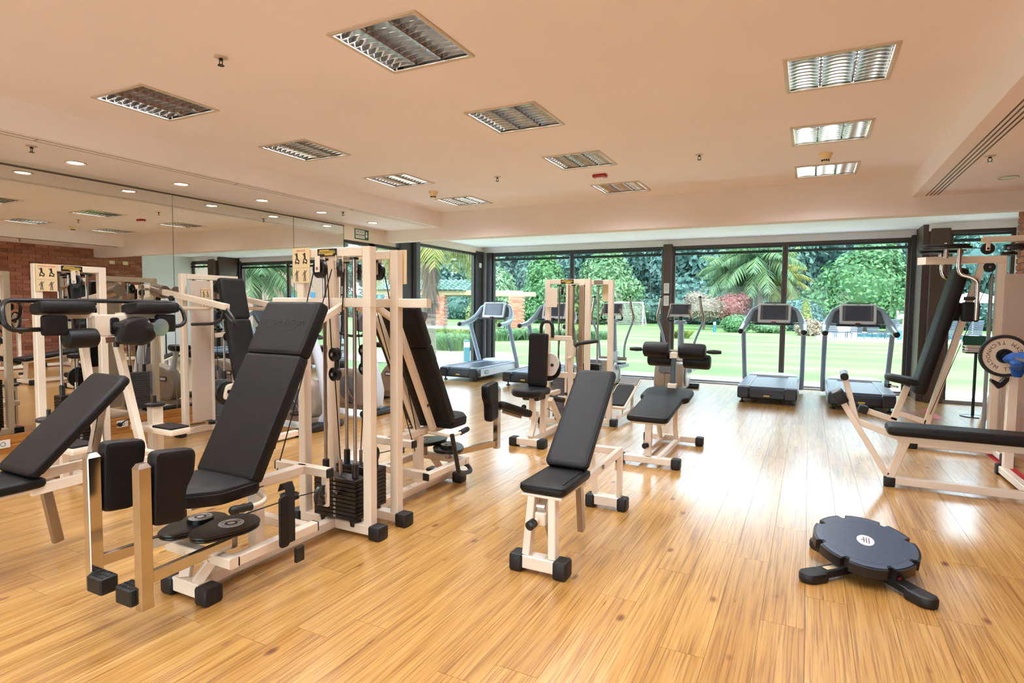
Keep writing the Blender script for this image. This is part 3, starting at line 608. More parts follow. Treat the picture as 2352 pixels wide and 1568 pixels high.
def thigh_machine(label, loc, rz, title, closed):
    o = thing('thigh_machine', label, 'gym machine', loc, rz, 'twin thigh machines back to back')
    P = lambda mb, n, m: mb.obj(n, m, o)
    P(MB().bar((-0.29, 0, 0.05), (0.29, 0, 0.05), 0.06, 0.06), 'base_bar', CR); caps(o, ((-0.325, 0), (0.325, 0)))
    P(MB().bar((0.02, 0.03, 0.05), (0.02, 0.95, 0.05), 0.06, 0.06), 'spine_beam', CR)
    P(MB().bar((-0.09, 0.97, 0.055), (0.10, 0.97, 0.055), 0.07, 0.07), 'front_foot', CR); caps(o, ((-0.12, 0.97), (0.135, 0.97)))
    for s in (-1, 1): P(MB().bar((s*0.265, 0, 0.08), (s*0.265, 0, 1.75), 0.06, 0.06), 'upright', CR)
    P(MB().bar((-0.235, 0, 1.722), (0.235, 0, 1.722), 0.058, 0.056), 'top_bar', CR)
    P(MB().bar((-0.30, 0.006, 1.42), (0.51, 0.006, 1.42), 0.05, 0.056), 'cross_bar', CR)
    weight_stack(o, -0.03, 0.0, 0.098, 10, 0.335, 0.11, 0.0252, 5, face=1, rods=(-0.12, 0.12))
    chart(o, BCK(0.245, 0.036, 1.648), 0.145, 0.215, title); logo_plate(o, BCK(0.035, 0.031, 1.722), 0.155, 0.048)
    MB().box((-0.09, -0.031, 1.722), (0.11, 0.003, 0.05)).obj('rating_plate', 'steel', o)
    # pulleys over the stack
    for x, ax in ((0.08, (0.15, 1, 0)), (-0.075, (0.75, 0.66, 0))):
        q = Vector((x, 0.045, 1.625)); a = Vector(ax).normalized(); pulley(o, q, a, 0.058)
        b = MB(); 
        for s in (-1, 1): b.bar(q+a*s*0.02+Vector((0, 0, -0.022)), q+a*s*0.02+Vector((0, 0, 0.075)), 0.044, 0.005, a)
        b.obj('pulley_bracket', CR, o)
    for z in (1.105, 0.985): pulley(o, (-0.035, 0.045, z), (0.1, 1, 0), 0.042, 0.03)
    P(MB().bar((-0.035, 0.03, 1.11), (-0.035, 0.03, 0.98), 0.03, 0.012, (0, 1, 0)), 'pulley_link', 'black_plastic')
    cable(o, [(0.135, 0.04, 1.62), (0.20, 0.30, 0.55)]); cable(o, [(0.022, 0.045, 1.62), (-0.01, 0.045, 1.1)])
    cable(o, [(-0.075, 0.045, 1.1), (-0.115, 0.045, 1.62)]); cable(o, [(-0.035, 0.045, 0.95), (-0.03, 0.0, 0.45)]); cable(o, [(-0.02, 0.05, 1.62), (0.19, 0.3, 0.4)])
    # seat carrier
    P(MB().bar((0, 0.60, 0.08), (0, 0.60, 0.44), 0.06, 0.065), 'seat_post', CR)
    P(MB().bar((0, 0.27, 0.455), (0, 0.80, 0.455), 0.06, 0.05), 'seat_beam', CR)
    P(MB().bar((-0.20, 0.27, 0.455), (0.20, 0.27, 0.455), 0.05, 0.05), 'seat_cross_bar', CR)
    for s in (-1, 1): P(MB().box((s*0.205, 0.27, 0.455), (0.014, 0.052, 0.052), ch=0.004), 'end_cap', 'black_rubber')
    P(MB().bar((-0.17, 0.27, 0.44), (-0.17, 0.27, 0.26), 0.045, 0.02), 'pulley_hanger', CR); pulley(o, (-0.17, 0.30, 0.33), (1, 0.2, 0), 0.058)
    P(MB().cyl((-0.06, 0.43, 0.20), (-0.06, 0.43, 0.335), 0.013, 12), 'pulley_pin', 'steel'); pulley(o, (-0.06, 0.43, 0.345), (0, 0, 1), 0.052, 0.024, False)
    cable(o, [(-0.13, 0.31, 0.345), (-0.09, 0.47, 0.345)]); cable(o, [(-0.10, 0.47, 0.345), (-0.05, 0.72, 0.33)])
    P(MB().slab([(-0.06, 0.76), (0.06, 0.76), (0.05, 1.0), (-0.05, 1.0)], 0.435, 0.468, 0.004), 'seat_plate', CR)
    hexa = rpoly([(-0.21, 0.735), (0.21, 0.735), (0.21, 0.96), (0.10, 1.09), (-0.10, 1.09), (-0.21, 0.96)], 0.035, 3)
    s_ = P(MB().slab(hexa, 0.47, 0.55, 0.022, dome=0.004), 'seat', VIN)
    MB().tube([(x, y, 0.528) for x, y in hexa], 0.0035, 5, closed=True).obj('piping', VIN, s_)
    BM = frame((0, 0.735, 0.515), (-1, 0, 0), (0, -0.475, 0.88))
    b_ = P(MB().slab(rect(0.42, 0.67, 0, 0.335, 0.015), 0.0, 0.072, 0.014, BM), 'backrest', VIN)
    hb = MB().slab(rpoly([(-0.212, 0.668), (0.212, 0.668), (0.212, 0.995), (-0.212, 0.995)], 0.02), -0.002, 0.076, 0.018, BM).obj('head_pad', VIN, o)
    text('TECHNOGYM', 0.048, 'black_rubber', hb, BM @ Matrix.Translation((0, 0.86, 0.0772)), 'lettering', 0.001)
    MB().slab(rpoly([(-.15, -.03), (-.04, -.03), (-.03, -.05), (.08, -.05), (.1, -.025), (.15, -.01), (.135, .03), (.04, .03), (.03, .05), (-.13, .05)], 0.01), 0.0755, 0.0769, 0, BM @ Matrix.Translation((0, 0.86, 0))).obj('embossed_badge', VIN, hb)
    for s in (-1, 1):
        r = P(MB().bar((s*0.075, 0.685, 0.475), (s*0.075, 0.215, 1.345), 0.045, 0.045), 'back_rail', CR); P(MB().bar((s*0.075, 0.02, 1.40), (s*0.075, 0.24, 1.30), 0.035, 0.04), 'back_stub', CR)
        MB().cyl((s*0.098, 0.58, 0.67), (s*0.104, 0.58, 0.67), 0.012, 10).obj('bolt', 'steel', r)
        g = P(MB().tube([(s*0.05, 0.66, 0.45), (s*0.20, 0.70, 0.43), (s*0.235, 0.78, 0.43), (s*0.235, 0.86, 0.44)], 0.012, 10, 0.05), 'handle_bar', CR)
        MB().lathe([(0.012, 0), (0.021, 0.004), (0.018, 0.025), (0.022, 0.045), (0.018, 0.065), (0.022, 0.085), (0.019, 0.11), (0.012, 0.117)], (s*0.235, 0.82, 0.435), (0, 1, 0.1), 12).obj('grip', 'black_rubber', g)
    # lower frame with cams
    P(MB().bar((-0.24, 0.92, 0.195), (0.24, 0.92, 0.195), 0.055, 0.05), 'cam_rail', CR)
    for s in (-1, 1):
        P(MB().bar((s*0.215, 0.90, 0.195), (s*0.215, 0.40, 0.195), 0.05, 0.05), 'side_rail', CR)
        P(MB().box((s*0.215, 0.395, 0.195), (0.052, 0.012, 0.052), ch=0.004), 'end_cap', 'black_rubber')
        P(MB().bar((s*0.045, 0.975, 0.085), (s*0.085, 0.925, 0.175), 0.05, 0.05), 'strut', CR)
    P(MB().bar((-0.19, 0.44, 0.195), (0.19, 0.44, 0.195), 0.05, 0.05), 'rear_rail', CR)
    ang = (0.0, 0.0) if closed else (-22, 30)
    for s, a in zip((-1, 1), ang):
        z = 0.325 if s < 0 else 0.295
        cx, cy = s*0.115, 0.84; T = Matrix.Translation((cx, cy, 0)) @ Matrix.Rotation(R(a*1.0), 4, 'Z')
        P(MB().cyl((cx, cy, 0.22), (cx, cy, z), 0.028, 14), 'pivot', 'steel')
        tear = rpoly([(-0.13, 0.02), (-0.10, -0.10), (0, -0.145), (0.09, -0.12), (0.125, -0.02), (0.10, 0.12), (0.03, 0.215), (-0.06, 0.20)], 0.07, 4)
        cm_ = P(MB().slab(tear, z, z+0.012, 0.003, T), 'cam_plate', 'black_steel'); MB().slab([(x*0.97, y*0.97) for x, y in tear], z-0.016, z-0.004, 0.003, T).obj('cam_plate_under', 'black_steel', cm_)
        disc_label(cm_, (cx, cy, z+0.012), 0.058)
        if s > 0: MB().lathe([(0.001, z+0.012), (0.062, z+0.012), (0.062, z+0.034), (0.001, z+0.034)], (cx, cy, 0), n=24).obj('hub_disc', 'black_steel', cm_); disc_label(cm_, (cx, cy, z+0.034), 0.055)
        # lever arm, post, pad, peg
        px, py = s*0.18, 1.30
        if not closed: px, py = s*0.29 - (0.02 if s < 0 else 0), (1.31 if s > 0 else 1.05)
        P(MB().bar((cx+s*0.04, cy+0.04, 0.262), (px, py, 0.262), 0.03, 0.05), 'lever_arm', 'chrome')
        zb, zt = (0.14, 0.75) if closed else (0.22, 0.74)
        po = P(MB().bar((px, py, zb), (px, py, zt-0.02), 0.045, 0.055, (0, 1, 0)), 'lever_post', 'chrome')
        MB().rings([[(px+a_*0.0225*k, py+b_*0.0275*k, zz) for a_, b_ in ((-1, -1), (1, -1), (1, 1), (-1, 1))] for k, zz in ((1, zt-0.02), (0.55, zt))]).obj('post_top', 'chrome', po)
        outl = rpoly([(0, 0), (0.135, -0.015), (0.145, 0.13), (0.185, 0.19), (0.195, 0.295), (0.01, 0.315)], 0.03, 3)   # y back, z up
        yb = py-0.03
        pm = frame((px - s*0.0 - 0.035, yb, 0.475 if closed else 0.48), (0, -1, 0), (0, 0, 1))
        pd = P(MB().slab(outl, -0.075, 0.0, 0.02, pm @ Matrix.Translation((0, 0, 0.0))), 'thigh_pad', VIN)
        if s > 0 or closed: MB().box((px, py-0.04, 0.6), (0.02, 0.05, 0.22), ch=0.003).obj('pad_bracket', 'black_steel', pd)
        if closed:
            q = P(MB().box((px - s*0.075, py+0.01, 0.19), (0.105, 0.075, 0.075), ch=0.006), 'foot_peg', 'black_rubber')
            for k in range(5):
                for j in range(3): MB().box((px-s*(0.035+0.02*k), py-0.015+0.025*j, 0.2285), (0.012, 0.008, 0.002)).obj('tread', 'black_rubber', q)
    if closed:
        m = MB(); pts = [(-0.235, 0.63, 0.46), (-0.25, 0.63, 0.50), (-0.272, 0.63, 0.505), (-0.288, 0.63, 0.47), (-0.288, 0.63, 0.20)]
        rs = []
        for i, p in enumerate(pts): rs.append([(p[0], p[1]-0.028, p[2]), (p[0]+0.006, p[1]-0.028, p[2]), (p[0]+0.006, p[1]+0.028, p[2]), (p[0], p[1]+0.028, p[2])])
        m.rings(rs).obj('belt_strap', 'black_rubber', o)
        MB().slab(rect(0.06, 0.26, r=0.02), 0, 0.018, 0.006, frame((-0.30, 0.69, 0.33), (0, -1, 0), (0, 0, 1))).obj('belt_pad', VIN, o)
        MB().box((-0.27, 0.56, 0.11), (0.02, 0.055, 0.08), ch=0.003).obj('belt_buckle', 'black_plastic', o)
    else:
        P(MB().tube([(0.30, 0.60, 0.47), (0.31, 0.68, 0.17), (0.31, 0.72, 0.15), (0.30, 0.88, 0.13), (0.22, 0.95, 0.16), (0.12, 0.92, 0.17)], 0.017, 10, 0.04), 'range_lever', 'black_plastic')
        km = frame((0.335, 1.52, 0.52), (0.25, 0.9, -0.32), (-1, 0.3, 0))
        k = P(MB().slab(rpoly([(-0.2, -0.07), (0.2, -0.07), (0.22, 0.0), (0.2, 0.07), (-0.2, 0.07)], 0.04), -0.03, 0.035, 0.02, km), 'knee_pad', VIN)
        MB().box((0, 0, -0.045), (0.22, 0.05, 0.025), km, ch=0.004).obj('pad_plate', 'steel', k)
    return o
thigh_machine('white abductor machine with closed chrome pad levers nearest the viewer', (-2.595, 2.73, 0), 180, 'ABDUCTOR', True)
thigh_machine('white adductor machine facing the windows behind the abductor tower', (-2.595, 2.985, 0), 0, 'ADDUCTOR', False)
# ---------------------------------------------------------------- adjustable incline bench in the middle
def incline_bench(label, loc, k=1.0, back=0.735):
    o = thing('incline_bench', label, 'bench', loc, 0, 'adjustable incline benches')
    P = lambda mb, n, m: mb.obj(n, m, o)
    P(MB().bar((-0.10*k, 0, 0.055), (0.10*k, 0, 0.055), 0.075, 0.07), 'front_foot', CR); caps(o, ((-0.125*k, 0), (0.125*k, 0)), (0.075, 0.10, 0.095))
    P(MB().bar((-0.09*k, 1.15, 0.055), (0.09*k, 1.15, 0.055), 0.075, 0.07), 'rear_foot', CR); caps(o, ((-0.115*k, 1.15), (0.115*k, 1.15)), (0.065, 0.10, 0.09))
    for s in (-1, 1): P(MB().bar((s*0.075*k, 0.0, 0.09), (s*0.058*k, 0.03, 0.405), 0.042, 0.055, (0, 1, 0)), 'front_leg', CR)
    P(MB().box((0, 0.0, 0.0925), (0.07, 0.05, 0.003)), 'rating_plate', 'paper')
    P(MB().slab([(-0.115*k, 0.0), (0.115*k, 0.0), (0.115*k, 0.42), (-0.115*k, 0.42)], 0.40, 0.415, 0.003), 'seat_plate', CR)
    sp = rect(0.265*k, 0.43, 0, 0.21, 0.03); s_ = P(MB().slab(sp, 0.416, 0.468, 0.02, dome=0.004), 'seat', VIN)
    MB().tube([(x*0.985, 0.21+(y-0.21)*0.985, 0.457) for x, y in sp], 0.003, 5, closed=True).obj('piping', VIN, s_)
    BM = frame((0, 0.375, 0.458), (1, 0, 0), (0, 0.53, 0.50)); bp = rect(0.262*k, back, 0, back/2, 0.03); b_ = P(MB().slab(bp, 0.0, 0.055, 0.02, BM), 'backrest', VIN)
    MB().tube([BM @ Vector((x*0.985, back/2+(y-back/2)*0.99, 0.043)) for x, y in bp], 0.003, 5, closed=True).obj('piping', VIN, b_)
    P(MB().slab(rect(0.20*k, back*0.87, 0, back/2, 0.01), -0.018, 0.0, 0.003, BM), 'back_plate', 'black_steel')
    for s in (-1, 1):
        P(MB().bar((s*0.105*k, 0.36, 0.405), (s*0.105*k, 1.10, 0.43), 0.03, 0.055), 'side_rail', CR)
        P(MB().bar((s*0.105*k, 1.09, 0.44), (s*0.088*k, 1.15, 0.085), 0.03, 0.05), 'rear_leg', CR)
        MB().cyl((s*(0.105*k+0.016), 0.66, 0.425), (s*(0.105*k+0.028), 0.66, 0.425), 0.013, 10).obj('bolt', 'steel', o)
    P(MB().bar((-0.10*k, 1.08, 0.43), (0.10*k, 1.08, 0.43), 0.045, 0.045), 'rear_cross_bar', CR)
    P(MB().bar((0.04*k, 0.46, 0.42), (0.04*k, 0.52, 0.06), 0.035, 0.05), 'height_strut', 'steel'); P(MB().bar((0, 0.72, 0.40), (0, 0.80, 0.80), 0.045, 0.045), 'back_strut', 'chrome') if k > 1 else None
    P(MB().bar((0.0, 0.0, 0.34), (0.0, 0.08, 0.40), 0.05, 0.04), 'lock_housing', 'chrome')
    P(MB().box((0.0, 0.01, 0.29), (0.06, 0.05, 0.07), ch=0.006), 'lock_block', CR)
    q = P(MB().cyl((-0.015, -0.015, 0.285), (-0.02, -0.045, 0.28), 0.014, 12), 'pin_stem', CR); MB().lathe([(0.01, 0), (0.025, 0.002), (0.025, 0.045), (0.018, 0.05), (0.001, 0.05)], (-0.02, -0.045, 0.28), (-0.1, -1, -0.1), 14).obj('knob', 'black_plastic', q)
    P(MB().add([(0.012, 0.015, 0.27), (0.045, 0.015, 0.26), (0.035, 0.04, 0.13), (0.012, 0.02, 0.27), (0.045, 0.02, 0.26), (0.035, 0.045, 0.13)], [(0, 1, 2), (5, 4, 3), (0, 3, 4, 1), (1, 4, 5, 2), (2, 5, 3, 0)]), 'ratchet_blade', 'steel')
    return o
incline_bench('black incline bench with white frame standing alone mid floor', (-1.225, 2.78, 0))
incline_bench('wide black incline bench cut by the left picture edge', (-3.79, 1.22, 0), 1.40, 0.70)
# ---------------------------------------------------------------- roller bench
def roller(parent, a, b, r, name='foam_roller'):
    a = Vector(a); b = Vector(b); L = (b-a).length; d = b-a
    return MB().lathe([(0.02, 0), (r*0.75, 0.0), (r*0.95, 0.012), (r, 0.04), (r, L-0.04), (r*0.95, L-0.012), (r*0.75, L), (0.02, L)], a, d, 22).obj(name, VIN, parent)
def roller_bench():
    o = thing('crunch_bench', 'black crunch bench with four foam rollers before the cross trainer', 'bench', (-1.245, 5.16, 0))
    P = lambda mb, n, m: mb.obj(n, m, o)
    P(MB().bar((-0.21, 0.02, 0.055), (0.21, 0.02, 0.055), 0.07, 0.06), 'front_foot', CR); caps(o, ((-0.25, 0.02), (0.25, 0.02)), (0.075, 0.10, 0.09))
    P(MB().bar((-0.21, 1.04, 0.055), (0.25, 1.04, 0.055), 0.07, 0.06), 'rear_foot', CR); caps(o, ((-0.25, 1.04), (0.285, 1.04)), (0.075, 0.10, 0.09))
    P(MB().bar((0, 0.02, 0.09), (0, 0.04, 0.40), 0.06, 0.05, (0, 1, 0)), 'front_post', CR)
    k = P(MB().cyl((0, -0.01, 0.19), (0, -0.03, 0.19), 0.012, 10), 'pin_stem', 'steel'); MB().lathe([(0.01, 0), (0.025, 0.002), (0.025, 0.04), (0.001, 0.045)], (0, -0.025, 0.19), (-0.4, -1, 0), 14).obj('knob', 'black_plastic', k)
    for s in (-1, 1):
        P(MB().bar((s*0.08, 0.04, 0.055), (s*0.08, 1.03, 0.055), 0.04, 0.05), 'floor_rail', CR)
        P(MB().tube([(s*0.08, 0.80, 0.40), (s*0.08, 0.78, 0.24), (s*0.08, 0.88, 0.07)], 0.024, 8, 0.1), 'rear_leg', CR)
    SM = frame((0, 0, 0.405), (1, 0, 0), (0, 1, 0.13))
    P(MB().slab(rect(0.30, 0.86, 0, 0.42, 0.01), -0.03, 0.0, 0.004, SM), 'pad_frame', CR)
    tee = rpoly([(-0.185, -0.07), (0.185, -0.07), (0.19, 0.60), (0.24, 0.64), (0.24, 0.94), (0.17, 1.02), (-0.17, 1.02), (-0.24, 0.94), (-0.24, 0.64), (-0.19, 0.60)], 0.05, 3)
    P(MB().slab(tee, 0.0, 0.06, 0.022, SM, dome=0.003), 'pad', VIN)
    P(MB().box((0.01, 0.96, 0.61), (0.09, 0.07, 0.05), ch=0.006), 'mast_socket', CR); P(MB().bar((0.01, 0.98, 0.58), (0.01, 1.02, 0.93), 0.045, 0.05, (0, 1, 0)), 'mast', 'black_steel')
    P(MB().box((0.01, 1.03, 0.92), (0.09, 0.08, 0.07), ch=0.01), 'roller_carrier', CR)
    P(MB().cyl((-0.43, 1.03, 0.975), (0.46, 1.03, 0.965), 0.012, 10), 'upper_axle', 'steel'); P(MB().cyl((-0.28, 1.10, 0.865), (0.34, 1.10, 0.855), 0.012, 10), 'lower_axle', 'steel')
    roller(o, (-0.31, 1.03, 0.975), (-0.045, 1.03, 0.972), 0.082); roller(o, (0.055, 1.03, 0.97), (0.32, 1.03, 0.966), 0.082)
    roller(o, (-0.28, 1.11, 0.865), (-0.03, 1.11, 0.863), 0.072); roller(o, (0.09, 1.11, 0.86), (0.36, 1.11, 0.856), 0.078)
    for s in (-1, 1): MB().lathe([(0.012, 0), (0.02, 0.02), (0.024, 0.07), (0.018, 0.14), (0.001, 0.145)], (s*0.325+0.005, 1.03, 0.97), (s, 0, 0), 12).obj('hand_grip', 'black_rubber', o)
roller_bench()
# ---------------------------------------------------------------- balance board
def balance_board():
    o = thing('balance_board', 'round dark balance board on a low cross base', 'balance board', (0.31, 3.60, 0))
    TM = Matrix.Translation((0, 0.02, 0.145)) @ Matrix.Rotation(R(12), 4, 'X') @ Matrix.Rotation(R(4), 4, 'Y')
    out = []; N = 144; slots = (25, 65, 115, 155, 205, 245, 295, 335)
    for i in range(N):
        a = 360*i/N; r = 0.25
        for s in slots:
            dd = min(abs(a-s), 360-abs(a-s))
            if dd < 2.6: r = 0.222
        out.append((r*math.cos(R(a)), r*math.sin(R(a))))
    MB().slab(out, -0.032, 0.02, 0.0, TM).obj('rim_plate', 'black_plastic', o)
    m = MB(); inner = [(x*0.95, y*0.95) for x, y in out]; m.slab(inner, 0.02, 0.024, 0.0, TM); top = m.obj('tread_mat', 'board_mat', o)
    m = MB()
    for k in range(-40, 41):
        x = k*0.0055; h = math.sqrt(max(0, 0.205**2-x*x))
        if h > 0.02: m.box((x, 0, 0.0245), (0.0022, 2*h, 0.002), TM)
    m.obj('tread_ribs', 'board_mat', top)['kind'] = 'stuff'
    e = MB().slab(ell(0.042, 0.05, 28), 0.024, 0.0275, 0.001, TM).obj('centre_badge', 'screen_bezel', o)
    g = MB(); 
    for k in (-1, 0, 1): g.box((0.004+k*0.012, -0.002*k, 0.0278), (0.005, 0.05, 0.0008), TM)
    g.box((-0.012, 0.0, 0.0278), (0.02, 0.006, 0.0008), TM); g.obj('badge_print', 'grey_print', e)
    MB().lathe([(0.001, -0.13), (0.06, -0.12), (0.10, -0.07), (0.11, -0.02), (0.001, -0.019)], n=28, M=TM).obj('pivot_dome', 'black_rubber', o)
    for a, L in ((-136, 0.40), (-49, 0.395), (131, 0.36), (44, 0.34)):
        d = Vector((math.cos(R(a)), math.sin(R(a)), 0)); n_ = Vector((-d.y, d.x, 0))
        lg = MB().bar(d*0.03+Vector((0, 0, 0.045)), d*(L-0.10)+Vector((0, 0, 0.035)), 0.075, 0.035).obj('leg', 'black_plastic', o)
        T = Matrix.Translation(d*(L-0.055)) @ Matrix.Rotation(R(a), 4, 'Z')
        MB().slab(rpoly([(-0.075, -0.05), (0.04, -0.05), (0.07, -0.02), (0.07, 0.02), (0.04, 0.05), (-0.075, 0.05)], 0.035, 4), 0.0, 0.052, 0.014, T).obj('foot_pad', 'black_rubber', lg)
        if a == -136: MB().box((L-0.17, 0, 0.056), (0.07, 0.035, 0.002), Matrix.Rotation(R(a), 4, 'Z')).obj('sticker', 'sign_board', lg)
    for p in ((-0.17, -0.13), (0.13, -0.19)): MB().cyl(TM @ Vector((*p, -0.03)), TM @ Vector((*p, -0.018)), 0.022, 12).obj('red_stop', 'red_plastic', o)
balance_board()
# ---------------------------------------------------------------- treadmills
def treadmill():
    o = thing('treadmill', 'x', 'treadmill', group='treadmills facing the garden windows')
    P = lambda mb, n, m: mb.obj(n, m, o)
    bd = P(MB().slab(rpoly([(-0.40, 0.0), (0.40, 0.0), (0.415, 0.10), (0.415, 1.75), (0.30, 2.02), (-0.30, 2.02), (-0.415, 1.75), (-0.415, 0.10)], 0.05, 3), 0.07, 0.20, 0.02), 'base', 'black_plastic')
    for s in (-1, 1):
        P(MB().slab(rect(0.165, 1.55, s*0.325, 0.80, 0.02), 0.20, 0.265, 0.012), 'side_rail', 'silver_plastic')
        for k in range(7): P(MB().box((s*0.325 - 0.06+0.02*k, 0.82, 0.2665), (0.008, 1.42, 0.004)), 'rail_rib', 'grey_plastic')
        sd = P(MB().slab(rpoly([(0.14, 0.09), (1.72, 0.10), (1.72, 0.235), (0.14, 0.225)], 0.02), -0.006, 0.006, 0.003, frame((s*0.413, 0, 0), (0, 1, 0), (0, 0, 1))), 'side_panel', 'pale_plastic')
        M = (RGT if s > 0 else LFT)(s*0.421, 0.36, 0.162); MB().slab(rect(0.16, 0.07, r=0.03), 0, 0.003, 0.001, M).obj('badge_back', 'black_plastic', sd); MB().slab(rect(0.135, 0.05, r=0.022), 0.003, 0.0045, 0, M).obj('badge', 'pale_plastic', sd)
        text('TECHNOGYM', 0.02, 'dark_print', sd, M @ Matrix.Translation((0, 0, 0.005)), 'lettering', 0.0003)
        P(MB().slab(rpoly([(-0.08, 0.08), (0.08, 0.08), (0.08, 0.245), (-0.08, 0.245)], 0.02), 0, 0.03, 0.01, FWD(s*0.325, 0.012, 0.0)), 'rear_block', 'black_plastic')
        MB().cyl((s*0.325, -0.02, 0.195), (s*0.325, -0.022, 0.195), 0.006, 8).obj('screw_hole', 'black_rubber', o)
        for k in range(6): MB().box((s*0.325-0.045+k*0.018, -0.0195, 0.15), (0.006, 0.002, 0.004)).obj('tick_mark', 'red_print' if (k < 3) else 'grey_print', o)
        ft = P(MB().cyl((s*0.345, 0.10, 0.02), (s*0.345, 0.10, 0.075), 0.014, 10), 'rear_foot', 'black_steel'); MB().lathe([(0.001, 0), (0.042, 0), (0.036, 0.014), (0.015, 0.022), (0.001, 0.022)], (s*0.345, 0.10, 0), n=16).obj('foot_pad', 'black_rubber', ft)
        P(MB().cyl((s*0.30, 1.80, 0.0), (s*0.30, 1.80, 0.075), 0.03, 12), 'front_foot', 'black_rubber')
        P(MB().tube([(s*0.445, 1.66, 0.06), (s*0.452, 1.60, 0.24), (s*0.455, 1.18, 1.08)], 0.043, 14, 0.1, flat=0.75), 'upright', 'silver_plastic')
        # hand rail sweeping up to the console
        h = P(MB().tube([(s*0.462, 0.80, 1.055), (s*0.464, 0.95, 1.065), (s*0.46, 1.12, 1.085), (s*0.45, 1.27, 1.13), (s*0.42, 1.38, 1.20), (s*0.385, 1.45, 1.30), (s*0.34, 1.48, 1.40), (s*0.26, 1.49, 1.45), (s*0.16, 1.50, 1.465)], [0.045, 0.047, 0.05, 0.055, 0.056, 0.046, 0.034, 0.028, 0.024], 14), 'hand_rail', 'silver_plastic')
        MB().lathe([(0.044, 0.0), (0.047, -0.02), (0.040, -0.05), (0.02, -0.065), (0.001, -0.067)], (s*0.462, 0.805, 1.055), (0, 1, 0.05), 16).obj('rail_end', 'black_plastic', h)
        P(MB().add([(s*0.26, 1.36, 1.185), (s*0.40, 1.41, 1.21), (s*0.37, 1.47, 1.31), (s*0.33, 1.485, 1.395), (s*0.24, 1.50, 1.445), (s*0.22, 1.52, 1.44), (s*0.22, 1.45, 1.185),
                    (s*0.26, 1.40, 1.18), (s*0.40, 1.45, 1.21), (s*0.37, 1.51, 1.31), (s*0.33, 1.52, 1.395), (s*0.24, 1.54, 1.445), (s*0.22, 1.56, 1.44), (s*0.22, 1.49, 1.18)],
                   [(0, 1, 2, 3, 4, 5, 6), (13, 12, 11, 10, 9, 8, 7)] + [(i, i+7, (i+1) % 7+7, (i+1) % 7) for i in range(7)]), 'console_wing', 'grey_plastic')
    P(MB().box((0, 0.83, 0.244), (0.485, 1.50, 0.012)), 'belt', 'belt'); P(MB().cyl((-0.243, 0.09, 0.205), (0.243, 0.09, 0.205), 0.046, 18), 'rear_roller', 'belt')
    P(MB().slab(rpoly([(-0.24, 0.085), (0.24, 0.085), (0.24, 0.15), (-0.24, 0.15)], 0.015), 0, 0.03, 0.01, FWD(0, 0.02, 0.0)), 'rear_panel', 'black_plastic')
    P(MB().slab(rect(0.085, 0.022, r=0.004), 0, 0.003, 0.001, FWD(0, -0.011, 0.125)), 'name_plate', 'yellow_plate')
    hood = rpoly([(-0.40, 1.57), (0.40, 1.57), (0.40, 1.80), (0.27, 2.0), (-0.27, 2.0), (-0.40, 1.80)], 0.07, 4); P(MB().slab(hood, 0.19, 0.295, 0.045), 'motor_hood', 'pale_plastic')
    P(MB().slab(rect(0.86, 0.2, 0, 1.36, 0.03), 1.165, 1.19, 0.01), 'tray', 'grey_plastic') if False else P(MB().bar((-0.38, 1.36, 1.175), (0.38, 1.36, 1.175), 0.09, 0.02), 'tray', 'grey_plastic')
    P(MB().tube([(-0.30, 1.31, 1.165), (0.30, 1.31, 1.165)], 0.017, 10), 'grab_bar', 'black_plastic')
    P(MB().box((0, 1.30, 1.17), (0.075, 0.05, 0.05), ch=0.008), 'key_dock', 'black_plastic'); P(MB().box((0, 1.30, 1.20), (0.07, 0.04, 0.016), ch=0.004), 'stop_button', 'red_plastic')
    SM = frame((0, 1.40, 1.345), (1, 0, 0), (0, 0.28, 1)); c = P(MB().slab(rect(0.51, 0.335, 0, 0, 0.03), -0.05, 0.012, 0.012, SM), 'console', 'screen_bezel')
    MB().slab(rect(0.43, 0.255, 0, 0.01, 0.008), 0.0115, 0.0135, 0, SM).obj('bezel', 'grey_plastic', c); MB().slab(rect(0.345, 0.235, 0, 0.01, 0.004), 0.0135, 0.0145, 0, SM).obj('screen', 'screen', c)
    MB().box((0, 0.15, 0.0128), (0.05, 0.008, 0.001), SM).obj('logo', 'grey_print', c); MB().bar((-0.16, 1.46, 1.52), (0.16, 1.46, 1.52), 0.03, 0.014).obj('book_rest', 'black_plastic', c)
    P(MB().bar((0, 1.50, 1.16), (0, 1.48, 1.45), 0.30, 0.05, (0, 1, 0)), 'console_back', 'grey_plastic')
    return o
tm = treadmill()
for k, (x, y, lb) in enumerate(((-5.90, 9.42, 'leftmost treadmill, in front of the dark corner post'), (-4.46, 9.27, 'treadmill half hidden behind the seated press tower'), (-0.525, 9.42, 'treadmill straight ahead in front of the thin brown mullion'), (0.69, 9.42, 'rightmost treadmill, partly behind the decline bench feet'))):
    t = tm if k == 0 else dup(tm); t.location = (x, y, 0); t['label'] = lb
